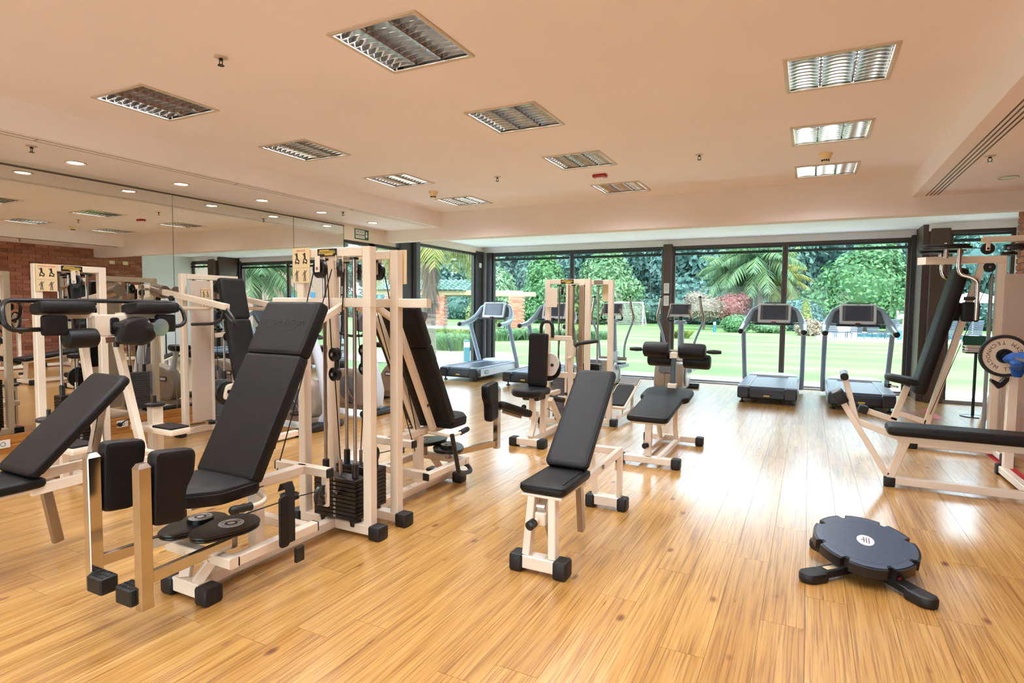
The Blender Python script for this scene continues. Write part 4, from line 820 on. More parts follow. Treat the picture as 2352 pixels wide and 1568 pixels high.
# ---------------------------------------------------------------- cross trainers
def cross_trainer():
    o = thing('cross_trainer', 'x', 'cross trainer', group='cross trainers with upright handles')
    P = lambda mb, n, m: mb.obj(n, m, o)
    hs = rpoly([(0.0, 0.08), (0.70, 0.06), (0.76, 0.25), (0.60, 0.44), (0.30, 0.53), (0.08, 0.50), (0.0, 0.36)], 0.08, 4)
    P(MB().slab(hs, -0.235, 0.235, 0.04, frame((0, 0, 0), (0, 1, 0), (0, 0, 1))), 'drive_housing', 'taupe_plastic')
    P(MB().slab(rect(0.24, 0.17, r=0.04), 0, 0.014, 0.006, frame((-0.03, 0.02, 0.435), (1, 0, 0), (0, 0.35, 1))), 'rear_hatch', 'grey_plastic'); P(MB().slab(rect(0.06, 0.018, r=0.004), 0.014, 0.017, 0, frame((-0.03, 0.02, 0.395), (1, 0, 0), (0, 0.35, 1))), 'name_plate', 'yellow_plate')
    P(MB().bar((-0.05, -0.003, 0.10), (-0.05, -0.003, 0.35), 0.004, 0.004), 'seam', 'grey_plastic')
    for s in (-1, 1):
        P(MB().lathe([(0.001, 0), (0.15, 0), (0.17, 0.012), (0.15, 0.03), (0.06, 0.034), (0.001, 0.034)], (s*0.235, 0.32, 0.29), (s, 0, 0), 26), 'crank_disc', 'pale_plastic')
        P(MB().bar((s*0.30, 0.30, 0.30+s*0.08), (s*0.27, 1.05, 0.36), 0.045, 0.06), 'pedal_arm', 'silver_plastic'); P(MB().slab(rpoly([(-0.07, -0.18), (0.07, -0.18), (0.08, 0.16), (-0.08, 0.16)], 0.04), 0.0, 0.035, 0.01, frame((s*0.22, 0.70, 0.37+s*0.03), (1, 0, 0), (0, 1, -0.05))), 'pedal', 'black_plastic')
        a = P(MB().tube([(s*0.235-0.03, 1.02, 0.45), (s*0.24-0.03, 1.0, 0.72), (s*0.30-0.01, 0.96, 0.95), (s*0.385, 0.92, 1.17), (s*0.40, 0.90, 1.27), (s*0.36, 0.88, 1.42), (s*0.335, 0.87, 1.60)], 0.021, 12, 0.12), 'swing_arm', 'silver_plastic')
        MB().tube([(s*0.388, 0.92, 1.18), (s*0.40, 0.90, 1.27), (s*0.36, 0.88, 1.42), (s*0.335, 0.87, 1.60)], 0.0245, 12, 0.12).obj('arm_grip', 'steel', a); MB().cyl((s*0.335, 0.87, 1.595), (s*0.334, 0.87, 1.625), 0.026, 12).obj('arm_cap', 'black_plastic', a)
        h = P(MB().tube([(s*0.08, 0.93, 1.19), (s*0.19, 0.90, 1.19), (s*0.20, 0.86, 1.24), (s*0.16, 0.82, 1.40)], 0.016, 10, 0.05), 'fixed_handle', 'black_plastic'); MB().tube([(s*0.198, 0.86, 1.25), (s*0.16, 0.82, 1.395)], 0.018, 10).obj('pulse_grip', 'steel', h)
    P(MB().tube([(0.0, 1.10, 0.30), (0.0, 1.04, 0.70), (0.0, 0.99, 1.16)], [0.075, 0.06, 0.05], 16), 'mast', 'silver_plastic'); P(MB().slab(rpoly([(0.62, 0.05), (1.30, 0.05), (1.22, 0.30), (1.12, 0.62), (1.0, 0.62), (0.86, 0.28)], 0.06), -0.09, 0.09, 0.03, frame((0, 0, 0), (0, 1, 0), (0, 0, 1))), 'mast_foot', 'pale_plastic')
    P(MB().cyl((-0.25, 1.02, 0.47), (0.25, 1.02, 0.47), 0.035, 14), 'arm_axle', 'taupe_plastic')
    P(MB().slab(rect(0.62, 0.13, 0.02, 1.06, 0.02), 0.0, 0.09, 0.015), 'front_stabiliser', 'black_plastic'); P(MB().slab(rect(0.30, 0.10, 0, -0.02, 0.03), 0.0, 0.07, 0.015), 'rear_stabiliser', 'grey_plastic')
    P(MB().lathe([(0.05, 1.135), (0.10, 1.15), (0.115, 1.18), (0.10, 1.20), (0.05, 1.205), (0.045, 1.18), (0.05, 1.135)], (0, 0.94, 0), n=22, cap=False), 'bottle_ring', 'silver_plastic'); P(MB().cyl((0, 0.94, 1.14), (0, 0.96, 1.27), 0.045, 14), 'console_neck', 'black_plastic')
    SM = frame((0.0, 0.93, 1.385), (1, 0, 0), (0, 0.3, 1)); c = P(MB().slab(rect(0.39, 0.235, 0, 0, 0.02), -0.045, 0.01, 0.01, SM), 'console', 'screen_bezel')
    MB().slab(rect(0.345, 0.185, 0, 0.008, 0.005), 0.0095, 0.0115, 0, SM).obj('bezel', 'grey_plastic', c); MB().slab(rect(0.27, 0.165, 0, 0.008, 0.003), 0.0115, 0.0125, 0, SM).obj('screen', 'screen', c)
    return o
ct = cross_trainer(); ct.location = (-2.03, 9.68, 0); ct['label'] = 'cross trainer right behind the foam roller bench'
c2 = dup(ct); c2.location = (-3.24, 9.60, 0); c2['label'] = 'cross trainer partly hidden by the seated press tower'
# ---------------------------------------------------------------- gluteus machine by the mirror (front = local +y = world +x)
def tower(o, w, h, title=None, logo=True, z0=0.05, post=0.06):
    P = lambda mb, n, m: mb.obj(n, m, o)
    for s in (-1, 1): P(MB().bar((s*w/2, 0, z0+0.03), (s*w/2, 0, h), post, 0.06), 'upright', CR)
    P(MB().bar((-w/2+post/2, 0, h-0.028), (w/2-post/2, 0, h-0.028), 0.058, 0.056), 'top_bar', CR)
    P(MB().bar((-w/2-0.03, 0, z0), (w/2+0.03, 0, z0), 0.06, 0.06), 'base_bar', CR); caps(o, ((-w/2-0.06, 0), (w/2+0.06, 0)))
    if title: chart(o, BCK(w/2-0.055, 0.036, h-0.115), 0.155, 0.225, title)
    if logo: logo_plate(o, BCK(0.0, 0.031, h-0.028), 0.165, 0.048)
def gluteus_machine():
    o = thing('gluteus_machine', 'white standing gluteus machine with chest pads by the mirror', 'gym machine', (-5.75, 2.84, 0), -90)
    P = lambda mb, n, m: mb.obj(n, m, o)
    tower(o, 0.50, 1.725, 'STANDING GLUTEUS'); weight_stack(o, -0.02, 0.0, 0.10, 20, 0.30, 0.11, 0.0252, 5, face=1, rods=(-0.11, 0.11), ztop=1.665, pin=9)
    pulley(o, (-0.02, 0.05, 1.585), (1, 0.35, 0), 0.058); b = MB()
    for s in (-1, 1): b.bar((-0.02+s*0.02, 0.05+s*0.007, 1.57), (-0.02+s*0.02, 0.04+s*0.007, 1.68), 0.044, 0.005, (1, 0.35, 0))
    b.obj('pulley_bracket', CR, o); cable(o, [(-0.06, 0.05, 1.58), (-0.03, 0.0, 0.7)]); cable(o, [(0.03, 0.07, 1.58), (0.02, 0.10, 0.25)])
    for s in (-1, 1):
        P(MB().bar((s*0.13, 0.42, 1.10), (s*0.17, 0.72, 0.06), 0.055, 0.06), 'column_leg', CR); P(MB().bar((s*0.30, 0.10, 0.05), (s*0.30, 0.95, 0.05), 0.055, 0.055), 'floor_rail', CR)
        fp = P(MB().slab(rpoly([(-0.05, -0.045), (0.05, -0.045), (0.05, 0.045), (-0.05, 0.045)], 0.01), 0.03, 0.47, 0.004, Matrix.Translation((s*0.42-0.02, 0.44, 0))), 'step_post', CR)
        MB().bar((s*0.42-0.02, 0.385, 0.05), (s*0.42-0.02, 0.385, 0.42), 0.03, 0.02, (0, 1, 0)).obj('post_trim', 'black_rubber', fp)
        MB().lathe([(0.001, 0), (0.078, 0), (0.085, 0.008), (0.085, 0.024), (0.07, 0.032), (0.001, 0.032)], (s*0.42-0.02, 0.44, 0.47), n=26).obj('round_cap', 'black_plastic', fp); MB().cyl((s*0.42-0.02, 0.44, 0.50), (s*0.42-0.02, 0.44, 0.565), 0.014, 10).obj('cap_pin', 'black_plastic', fp)
        st = P(MB().slab(rpoly([(-0.09, 0.30), (0.09, 0.30), (0.09, 0.90), (-0.09, 0.90)], 0.015), 0.265, 0.315, 0.005, Matrix.Translation((s*0.38, 0, 0))), 'step_bracket', CR); MB().slab(rect(0.17, 0.27, s*0.38, 0.755, 0.01), 0.315, 0.333, 0.004).obj('step_tread', 'black_rubber', st)
        MB().bar((s*0.38, 0.60, 0.04), (s*0.38, 0.60, 0.26), 0.05, 0.04, (0, 1, 0)).obj('step_leg', CR, st)
        # chest pads
        pm = Matrix.Translation((s*0.33, 0.60, 1.315)) @ Matrix.Rotation(R(8), 4, 'X')
        P(MB().slab(rpoly([(-0.21, -0.09), (0.21, -0.09), (0.17, 0.10), (-0.21, 0.10)] if s < 0 else [(-0.21, -0.09), (0.21, -0.09), (0.21, 0.10), (-0.17, 0.10)], 0.03), 0.0, 0.092, 0.026, pm), 'chest_pad', VIN)
        P(MB().slab(rect(0.165, 0.155, r=0.02), 0, 0.065, 0.016, BCK(s*0.43+0.005, 0.61, 1.23)), 'elbow_pad', VIN)
        P(MB().bar((s*0.08, 0.53, 1.30), (s*0.44, 0.53, 1.30), 0.05, 0.045), 'pad_arm', CR)
        P(MB().tube([(s*0.48, 0.60, 1.20), ((0.69 if s > 0 else -0.58), 0.62, 1.20), ((0.735 if s > 0 else -0.63), 0.62, 1.24), ((0.735 if s > 0 else -0.63), 0.58, 1.36), ((0.68 if s > 0 else -0.57), 0.50, 1.415), (s*0.10, 0.44, 1.42), (0, 0.44, 1.42)], 0.018, 10, 0.06), 'handle_bar', 'black_plastic')
    P(MB().slab(rpoly([(-0.13, 1.13), (0.34, 1.13), (0.34, 1.20), (0.12, 1.26), (0.12, 1.31), (-0.13, 1.31)], 0.02), -0.05, 0.05, 0.008, frame((0, 0.55, 0), (-1, 0, 0), (0, 0, 1)) @ Matrix.Scale(-1, 4, (1, 0, 0)) if False else BCK(0, 0.55, 0)), 'head_block', CR)
    P(MB().slab(rect(0.07, 0.14, r=0.02), 0, 0.014, 0.004, LFT(-0.13, 0.55, 1.215) if False else frame((-0.02, 0.60, 1.215), (-1, 0, 0), (0, 0, 1))), 'pivot_flange', 'black_plastic')
    P(MB().cyl((-0.02, 0.61, 1.215), (-0.06, 0.68, 1.21), 0.035, 16), 'pivot_hub', 'black_plastic')
    roller(o, (0.36, 0.62, 1.125), (0.13, 0.62, 1.125), 0.078, 'leg_roller')
    P(MB().slab(rpoly([(-0.16, -0.10), (0.05, -0.13), (0.16, -0.06), (0.16, 0.07), (0.03, 0.13), (-0.12, 0.08)], 0.05, 4), -0.06, 0.06, 0.02, BCK(-0.15, 0.66, 1.17)), 'lever_shroud', 'black_plastic')
    P(MB().cyl((-0.27, 0.66, 1.20), (-0.29, 0.80, 1.20), 0.075, 26), 'counterweight', 'chrome'); P(MB().bar((0.05, 0.6, 1.10), (-0.20, 0.70, 1.12), 0.03, 0.05), 'lever_bar', 'chrome')
    P(MB().cyl((-0.02, 0.62, 1.08), (-0.02, 0.62, 1.04), 0.022, 14), 'lock_knob', 'black_plastic')
gluteus_machine()
# ---------------------------------------------------------------- shoulder press by the mirror (front = world +x)
def shoulder_press():
    o = thing('shoulder_press', 'white shoulder press machine with clear stack guard by the mirror', 'gym machine', (-5.87, 4.26, 0), -90)
    P = lambda mb, n, m: mb.obj(n, m, o)
    tower(o, 0.62, 1.72, None, False); weight_stack(o, -0.08, 0.0, 0.11, 18, 0.24, 0.11, 0.0252, None, face=1, rods=(-0.085, 0.085), ztop=1.66, pin=5, mat_='grey_plastic')
    P(MB().box((0.17, 0.085, 0.90), (0.24, 0.006, 1.50)), 'stack_guard', 'perforated_sheet'); P(MB().box((0.045, 0.09, 0.90), (0.03, 0.02, 1.52), ch=0.003), 'guard_edge', CR)
    chart(o, BCK(0.12, 0.095, 1.47), 0.10, 0.20, 'SHOULDER PRESS')
    pulley(o, (-0.06, 0.06, 1.58), (0.5, 1, 0), 0.06, 0.05); pulley(o, (-0.05, 0.10, 1.28), (0.4, 1, 0), 0.05); pulley(o, (-0.05, 0.22, 1.05), (0.4, 1, 0), 0.05)
    cable(o, [(-0.06, 0.02, 1.52), (-0.08, 0.0, 0.6)]); cable(o, [(-0.09, 0.24, 1.03), (-0.22, 0.42, 0.72)])
    P(MB().bar((-0.05, 0.03, 1.06), (-0.10, 0.34, 1.10), 0.05, 0.05), 'cable_arm', CR)
    P(MB().bar((0, 0.03, 0.05), (0, 1.05, 0.05), 0.06, 0.06), 'spine_beam', CR); P(MB().bar((-0.22, 1.05, 0.05), (0.22, 1.05, 0.05), 0.06, 0.06), 'front_foot', CR); caps(o, ((-0.26, 1.05), (0.26, 1.05)))
    BM = frame((0.06, 0.62, 0.60), (-1, 0, 0), (0, -0.22, 0.97)); b_ = P(MB().slab(rect(0.30, 0.66, 0, 0.33, 0.03), 0, 0.065, 0.022, BM), 'backrest', VIN); h = P(MB().slab(rect(0.30, 0.44, 0, 0.875, 0.03), 0, 0.068, 0.022, BM), 'head_pad', VIN)
    text('TECHNOGYM', 0.034, 'black_rubber', h, BM @ Matrix.Translation((0, 1.0, 0.0685)), 'lettering', 0.001)
    P(MB().bar((0.06, 0.56, 0.10), (0.06, 0.36, 1.60), 0.05, 0.06), 'back_post', CR); P(MB().slab(rect(0.36, 0.40, 0.06, 0.84, 0.05), 0.46, 0.53, 0.025), 'seat', VIN); P(MB().bar((0.06, 0.80, 0.08), (0.06, 0.80, 0.46), 0.06, 0.06, (0, 1, 0)), 'seat_post', CR)
    w = P(MB().slab(rpoly([(-0.10, -0.08), (0.05, -0.09), (0.30, 0.0), (0.30, 0.09), (0.03, 0.08), (-0.06, 0.07)], 0.05, 4), 0, 0.03, 0.006, BCK(0.24, 0.62, 0.52)), 'cam_plate', CR)
    MB().lathe([(0.001, 0), (0.12, 0), (0.125, 0.012), (0.12, 0.03), (0.001, 0.03)], (0.27, 0.585, 0.50), (0, 1, 0), 28).obj('cam_disc', 'black_steel', w); MB().cyl((0.28, 0.64, 0.52), (0.28, 0.66, 0.52), 0.022, 14).obj('cam_bolt', 'black_plastic', w)
    P(MB().box((0.12, 0.62, 0.34), (0.13, 0.06, 0.11), ch=0.006), 'cam_block', CR)
    for s in (-1, 1):
        x = s*0.335
        a = P(MB().bar((x, -0.30, 1.53), (x, 0.72, 1.375), 0.055, 0.06), 'press_arm', CR)
        MB().cyl((x, -0.42, 1.55), (x, -0.27, 1.527), 0.068, 24).obj('counterweight', 'steel', a); MB().cyl((x+0.02, -0.10, 1.46), (x+0.05, -0.10, 1.46), 0.03, 12).obj('pivot_bolt', 'black_plastic', a)
        P(MB().tube([(x, 0.66, 1.40), (x, 0.80, 1.27), (x-s*0.02, 0.82, 1.20), (x-s*0.04, 0.76, 1.20), (x-s*0.03, 0.64, 1.30)], 0.017, 10, 0.05), 'loop_handle', 'black_plastic')
        P(MB().tube([(x, 0.66, 1.36), (x+s*0.01, 0.66, 1.26), (x+s*0.06, 0.60, 1.21), (x+s*0.13, 0.36, 1.20)], 0.016, 10, 0.05), 'side_handle', 'black_plastic')
        P(MB().tube([(x, -0.02, 1.46), (x, -0.02, 1.36), (x, 0.45, 1.36), (x, 0.52, 1.41)], 0.020, 8, 0.02), 'arm_brace', CR)
shoulder_press()
# ---------------------------------------------------------------- seated press pair in the middle distance
def seated_press():
    o = thing('seated_press', 'white seated chest press with upright black backrest mid room', 'gym machine', (-2.53, 6.45, 0), 180)
    P = lambda mb, n, m: mb.obj(n, m, o)
    tower(o, 0.50, 1.735, None, False); logo_plate(o, BCK(0.0, 0.031, 1.707), 0.16, 0.05); weight_stack(o, 0.02, 0.0, 0.11, 20, 0.27, 0.11, 0.0252, None, face=1, rods=(-0.09, 0.09), ztop=1.67, pin=8, mat_='grey_plastic')
    P(MB().box((-0.13, 0.08, 0.95), (0.19, 0.006, 1.42)), 'stack_guard', 'shield_plastic'); P(MB().box((-0.19, 0.06, 0.95), (0.05, 0.04, 1.46), ch=0.004), 'guard_edge', CR); P(MB().box((-0.02, 0.06, 0.95), (0.03, 0.05, 1.46), ch=0.004), 'guard_edge', CR)
    P(MB().slab(rect(0.145, 0.225, r=0.005), 0, 0.004, 0.001, BCK(0.19, 0.04, 1.52)), 'exercise_chart', CR)
    pulley(o, (0.05, 0.05, 1.60), (1, 0.3, 0), 0.055); cable(o, [(0.02, 0.05, 1.58), (0.03, 0.2, 0.85)]); cable(o, [(0.09, 0.05, 1.58), (0.08, 0.05, 0.7)])
    pulley(o, (0.10, 0.40, 0.86), (1, 0.2, 0), 0.05); pulley(o, (0.08, 0.45, 0.60), (1, 0.2, 0), 0.05); pulley(o, (0.06, 0.5, 0.28), (1, 0.2, 0), 0.05); cable(o, [(0.06, 0.5, 0.30), (0.0, 0.1, 0.12)])
    P(MB().bar((-0.02, 0.03, 0.05), (-0.02, 1.12, 0.05), 0.06, 0.06), 'spine_beam', CR); P(MB().bar((-0.20, 1.15, 0.05), (0.09, 1.15, 0.05), 0.07, 0.07), 'front_foot', CR); caps(o, ((-0.20, 1.15), (0.11, 1.15)), (0.08, 0.11, 0.09))
    P(MB().bar((-0.06, 1.13, 0.09), (-0.02, 0.90, 0.30), 0.055, 0.055), 'front_brace', CR); P(MB().bar((-0.02, 1.0, 0.25), (-0.02, 1.0, 0.47), 0.055, 0.06, (0, 1, 0)), 'seat_post', CR); P(MB().bar((-0.05, 0.80, 0.08), (-0.05, 0.78, 0.46), 0.055, 0.06, (0, 1, 0)), 'rear_post', CR)
    P(MB().bar((-0.10, 0.72, 0.43), (-0.10, 0.40, 0.10), 0.05, 0.05), 'diagonal', CR); P(MB().bar((0.02, 0.78, 0.44), (0.02, 0.2, 0.44), 0.05, 0.05), 'frame_bar', CR)
    P(MB().slab(rpoly([(-0.15, 0.80), (0.16, 0.80), (0.17, 1.13), (0.08, 1.23), (-0.08, 1.23), (-0.16, 1.13)], 0.06, 4), 0.50, 0.575, 0.028), 'seat', VIN); P(MB().box((0, 0.92, 0.47), (0.18, 0.2, 0.05), ch=0.008), 'seat_carriage', 'black_steel')
    P(MB().lathe([(0.001, -0.03), (0.022, -0.018), (0.028, 0), (0.022, 0.018), (0.001, 0.028)], (0.05, 1.06, 0.38), (0, 1, 0), 14), 'seat_knob', 'black_plastic')
    BM = frame((0.0, 0.80, 0.58), (-1, 0, 0), (0, -0.05, 1)); P(MB().slab(rect(0.21, 0.56, 0, 0.27, 0.025), 0, 0.085, 0.025, BM), 'backrest', VIN)
    P(MB().bar((-0.03, 0.74, 0.5), (-0.03, 0.70, 1.12), 0.05, 0.05, (0, 1, 0)), 'back_post', CR)
    P(MB().bar((0.12, 0.55, 1.075), (-0.26, 0.55, 1.075), 0.055, 0.05), 'lever_beam', CR); P(MB().bar((-0.25, 0.55, 1.06), (-0.25, 0.52, 0.40), 0.05, 0.05, (0, 1, 0)), 'lever_post', CR); P(MB().bar((0.10, 0.55, 1.05), (0.10, 0.52, 0.50), 0.045, 0.05, (0, 1, 0)), 'lever_post', CR)
    P(MB().bar((-0.28, 0.42, 0.66), (-0.05, 0.42, 0.66), 0.05, 0.06), 'stop_bar', CR); P(MB().bar((-0.12, 0.55, 0.42), (-0.30, 0.55, 0.42), 0.05, 0.05), 'lower_beam', CR)
    P(MB().tube([(0.08, 0.58, 1.08), (0.08, 0.58, 1.20), (0.055, 0.58, 1.25), (-0.03, 0.58, 1.25), (-0.055, 0.58, 1.20), (-0.055, 0.58, 1.08)], 0.019, 10, 0.06), 'loop_handle', 'black_rubber')
    h = P(MB().tube([(-0.24, 0.58, 0.86), (-0.32, 0.62, 0.88), (-0.34, 0.66, 1.00)], 0.018, 10, 0.05), 'handle_rod', CR); MB().tube([(-0.34, 0.66, 1.00), (-0.38, 0.64, 1.03), (-0.57, 0.58, 1.06)], 0.021, 10, 0.03).obj('grip', 'black_rubber', h)
    MB().cyl((-0.06, 0.62, 0.43), (-0.23, 0.66, 0.415), 0.028, 14).obj('foot_grip', 'black_rubber', o)
    w = P(MB().slab(rpoly([(-0.06, -0.12), (0.05, -0.12), (0.12, 0.02), (0.06, 0.13), (-0.10, 0.12)], 0.06, 4), 0, 0.02, 0.005, BCK(-0.07, 0.66, 0.79)), 'cam_plate', 'white_plastic'); MB().lathe([(0.001, 0), (0.15, 0), (0.15, 0.02), (0.001, 0.02)], (-0.03, 0.62, 0.76), (0, 1, 0), 26).obj('cam_disc', 'black_steel', w); MB().cyl((-0.10, 0.68, 0.79), (-0.10, 0.69, 0.79), 0.018, 10).obj('cam_bolt', 'steel', w)
seated_press()
def seated_leg():
    o = thing('leg_press', 'white machine tower with low sloping board behind the chest press', 'gym machine', (-2.34, 6.72, 0), 0)
    P = lambda mb, n, m: mb.obj(n, m, o)
    tower(o, 0.50, 1.735, None, False); weight_stack(o, 0.0, 0.0, 0.11, 10, 0.27, 0.11, 0.0252, None, face=1, rods=(-0.09, 0.09), ztop=1.67, pin=3)
    for k in range(5): MB().box((0.0, 0.0, 0.62+0.026*k), (0.27, 0.11, 0.023), ch=0.002).obj('weight_plate', 'black_steel', o)
    P(MB().box((0.10, -0.032, 1.707), (0.11, 0.003, 0.05)), 'rating_plate', 'steel'); P(MB().slab(rect(0.145, 0.225, r=0.005), 0, 0.004, 0.001, BCK(0.20, 0.036, 1.60)), 'exercise_chart', 'sign_board'); cable(o, [(-0.16, 0.03, 1.66), (-0.16, 0.05, 0.75)])
    P(MB().bar((0.05, 0.03, 0.05), (0.05, 0.62, 0.05), 0.06, 0.06), 'spine_beam', CR); P(MB().bar((0.34, 0.05, 0.10), (0.34, 0.55, 0.10), 0.04, 0.045), 'side_rail', CR)
    SM = frame((0.30, 0.10, 0.25), (1, 0, 0), (0.0, 0.9, 0.32)); bd = P(MB().slab(rect(0.26, 0.78, 0, 0.32, 0.015), -0.03, 0.0, 0.006, SM), 'sloping_board', CR); MB().slab(rect(0.22, 0.52, 0, 0.22, 0.02), 0.0, 0.025, 0.01, SM).obj('board_pad', VIN, bd); MB().slab(rect(0.24, 0.18, 0, 0.61, 0.01), 0.0, 0.02, 0.005, SM).obj('foot_plate', 'frame_silver', bd)
    P(MB().bar((0.38, 0.55, 0.02), (0.38, 0.53, 0.36), 0.035, 0.04, (0, 1, 0)), 'board_leg', 'chrome'); P(MB().tube([(0.36, 0.18, 0.26), (0.36, 0.19, 0.12), (0.33, 0.19, 0.11)], 0.007, 8, 0.02), 'release_rod', 'chrome')
seated_leg()
# ---------------------------------------------------------------- exercise bikes facing the room
def bike():
    o = thing('exercise_bike', 'x', 'exercise bike', group='exercise bikes along the side windows')
    P = lambda mb, n, m: mb.obj(n, m, o); S = lambda pts, a, b, r, n, m, rr=0.06: P(MB().slab(rpoly(pts, rr, 4), a, b, r, frame((0, 0, 0), (0, 1, 0), (0, 0, 1))), n, m)
    S([(-0.42, 0.12), (0.28, 0.10), (0.36, 0.22), (0.30, 0.52), (0.02, 0.60), (-0.30, 0.55), (-0.48, 0.35)], -0.085, 0.085, 0.03, 'drive_housing', 'taupe_plastic', 0.10)
    for s in (-1, 1):
        d = P(MB().lathe([(0.001, 0), (0.15, 0), (0.155, 0.006), (0.14, 0.012), (0.001, 0.012)], (s*0.085, 0.02, 0.34), (s, 0, 0), 30), 'crank_cover', 'grey_plastic')
        MB().bar((s*0.105, 0.02, 0.34), (s*0.115, 0.10+s*0.04, 0.34-s*0.15), 0.03, 0.018, (s, 0, 0)).obj('crank_arm', 'steel', d); MB().box((s*0.17, 0.11+s*0.04, 0.335-s*0.16), (0.10, 0.11, 0.035), ch=0.01).obj('pedal', 'black_plastic', d)
        M = (RGT if s > 0 else LFT)(s*0.087, -0.25, 0.40); b = MB().slab(rect(0.15, 0.065, r=0.02), 0, 0.004, 0.001, M).obj('badge_back', 'black_plastic', o); MB().slab(rect(0.11, 0.035, r=0.012), 0.004, 0.0055, 0, M).obj('badge', 'screen_bezel', b)
    P(MB().tube([(0, 0.34, 0.05), (0, 0.46, 0.16), (0, 0.47, 0.32), (0, 0.40, 0.60), (0, 0.30, 0.90), (0, 0.24, 1.06)], [0.05, 0.06, 0.065, 0.058, 0.05, 0.045], 14), 'front_mast', 'pale_plastic')
    P(MB().slab(rect(0.52, 0.16, 0, 0.42, 0.06), 0, 0.085, 0.03), 'front_base', 'black_plastic'); P(MB().slab(rect(0.46, 0.13, 0, -0.50, 0.05), 0, 0.075, 0.03), 'rear_base', 'black_plastic'); P(MB().bar((0, -0.5, 0.09), (0, 0.40, 0.09), 0.10, 0.07), 'chassis', 'taupe_plastic')
    P(MB().tube([(0, -0.30, 0.45), (0, -0.42, 0.78)], 0.035, 12), 'seat_post', 'pale_plastic'); P(MB().slab(rpoly([(-0.12, -0.58), (0.12, -0.58), (0.11, -0.45), (0.04, -0.28), (-0.04, -0.28), (-0.11, -0.45)], 0.05, 4), 0.78, 0.86, 0.03), 'saddle', VIN)
    SM = frame((0, 0.24, 1.20), (1, 0, 0), (0, 0.55, 1)) @ Matrix.Rotation(math.pi, 4, 'Y') if False else frame((0, 0.26, 1.20), (-1, 0, 0), (0, 0.45, 1))
    c = P(MB().slab(rpoly([(-0.13, -0.14), (0.13, -0.14), (0.18, 0.06), (0.13, 0.15), (-0.13, 0.15), (-0.18, 0.06)], 0.06, 4), -0.03, 0.03, 0.02, SM), 'console', 'grey_plastic'); MB().slab(rect(0.22, 0.16, 0, 0.02, 0.01), -0.0325, -0.03, 0, SM).obj('screen', 'screen', c)
    for s in (-1, 1): P(MB().tube([(0, 0.27, 1.02), (s*0.22, 0.20, 1.02), (s*0.24, 0.0, 1.06), (s*0.22, -0.05, 1.14)], 0.018, 10, 0.06), 'handlebar', 'black_plastic')
    return o
bk = bike(); bk.location = (-5.30, 4.95, 0); bk.rotation_euler = (0, 0, R(-90)); bk['label'] = 'exercise bike closest to the shoulder press, seen through the abductor tower'
for x, y, r, lb in ((-5.35, 5.90, -90, 'middle exercise bike glimpsed between the abductor tower posts'), (-5.28, 6.95, -100, 'exercise bike with grey console showing beside the adductor backrest')):
    b2 = dup(bk); b2.location = (x, y, 0); b2.rotation_euler = (0, 0, R(r)); b2['label'] = lb
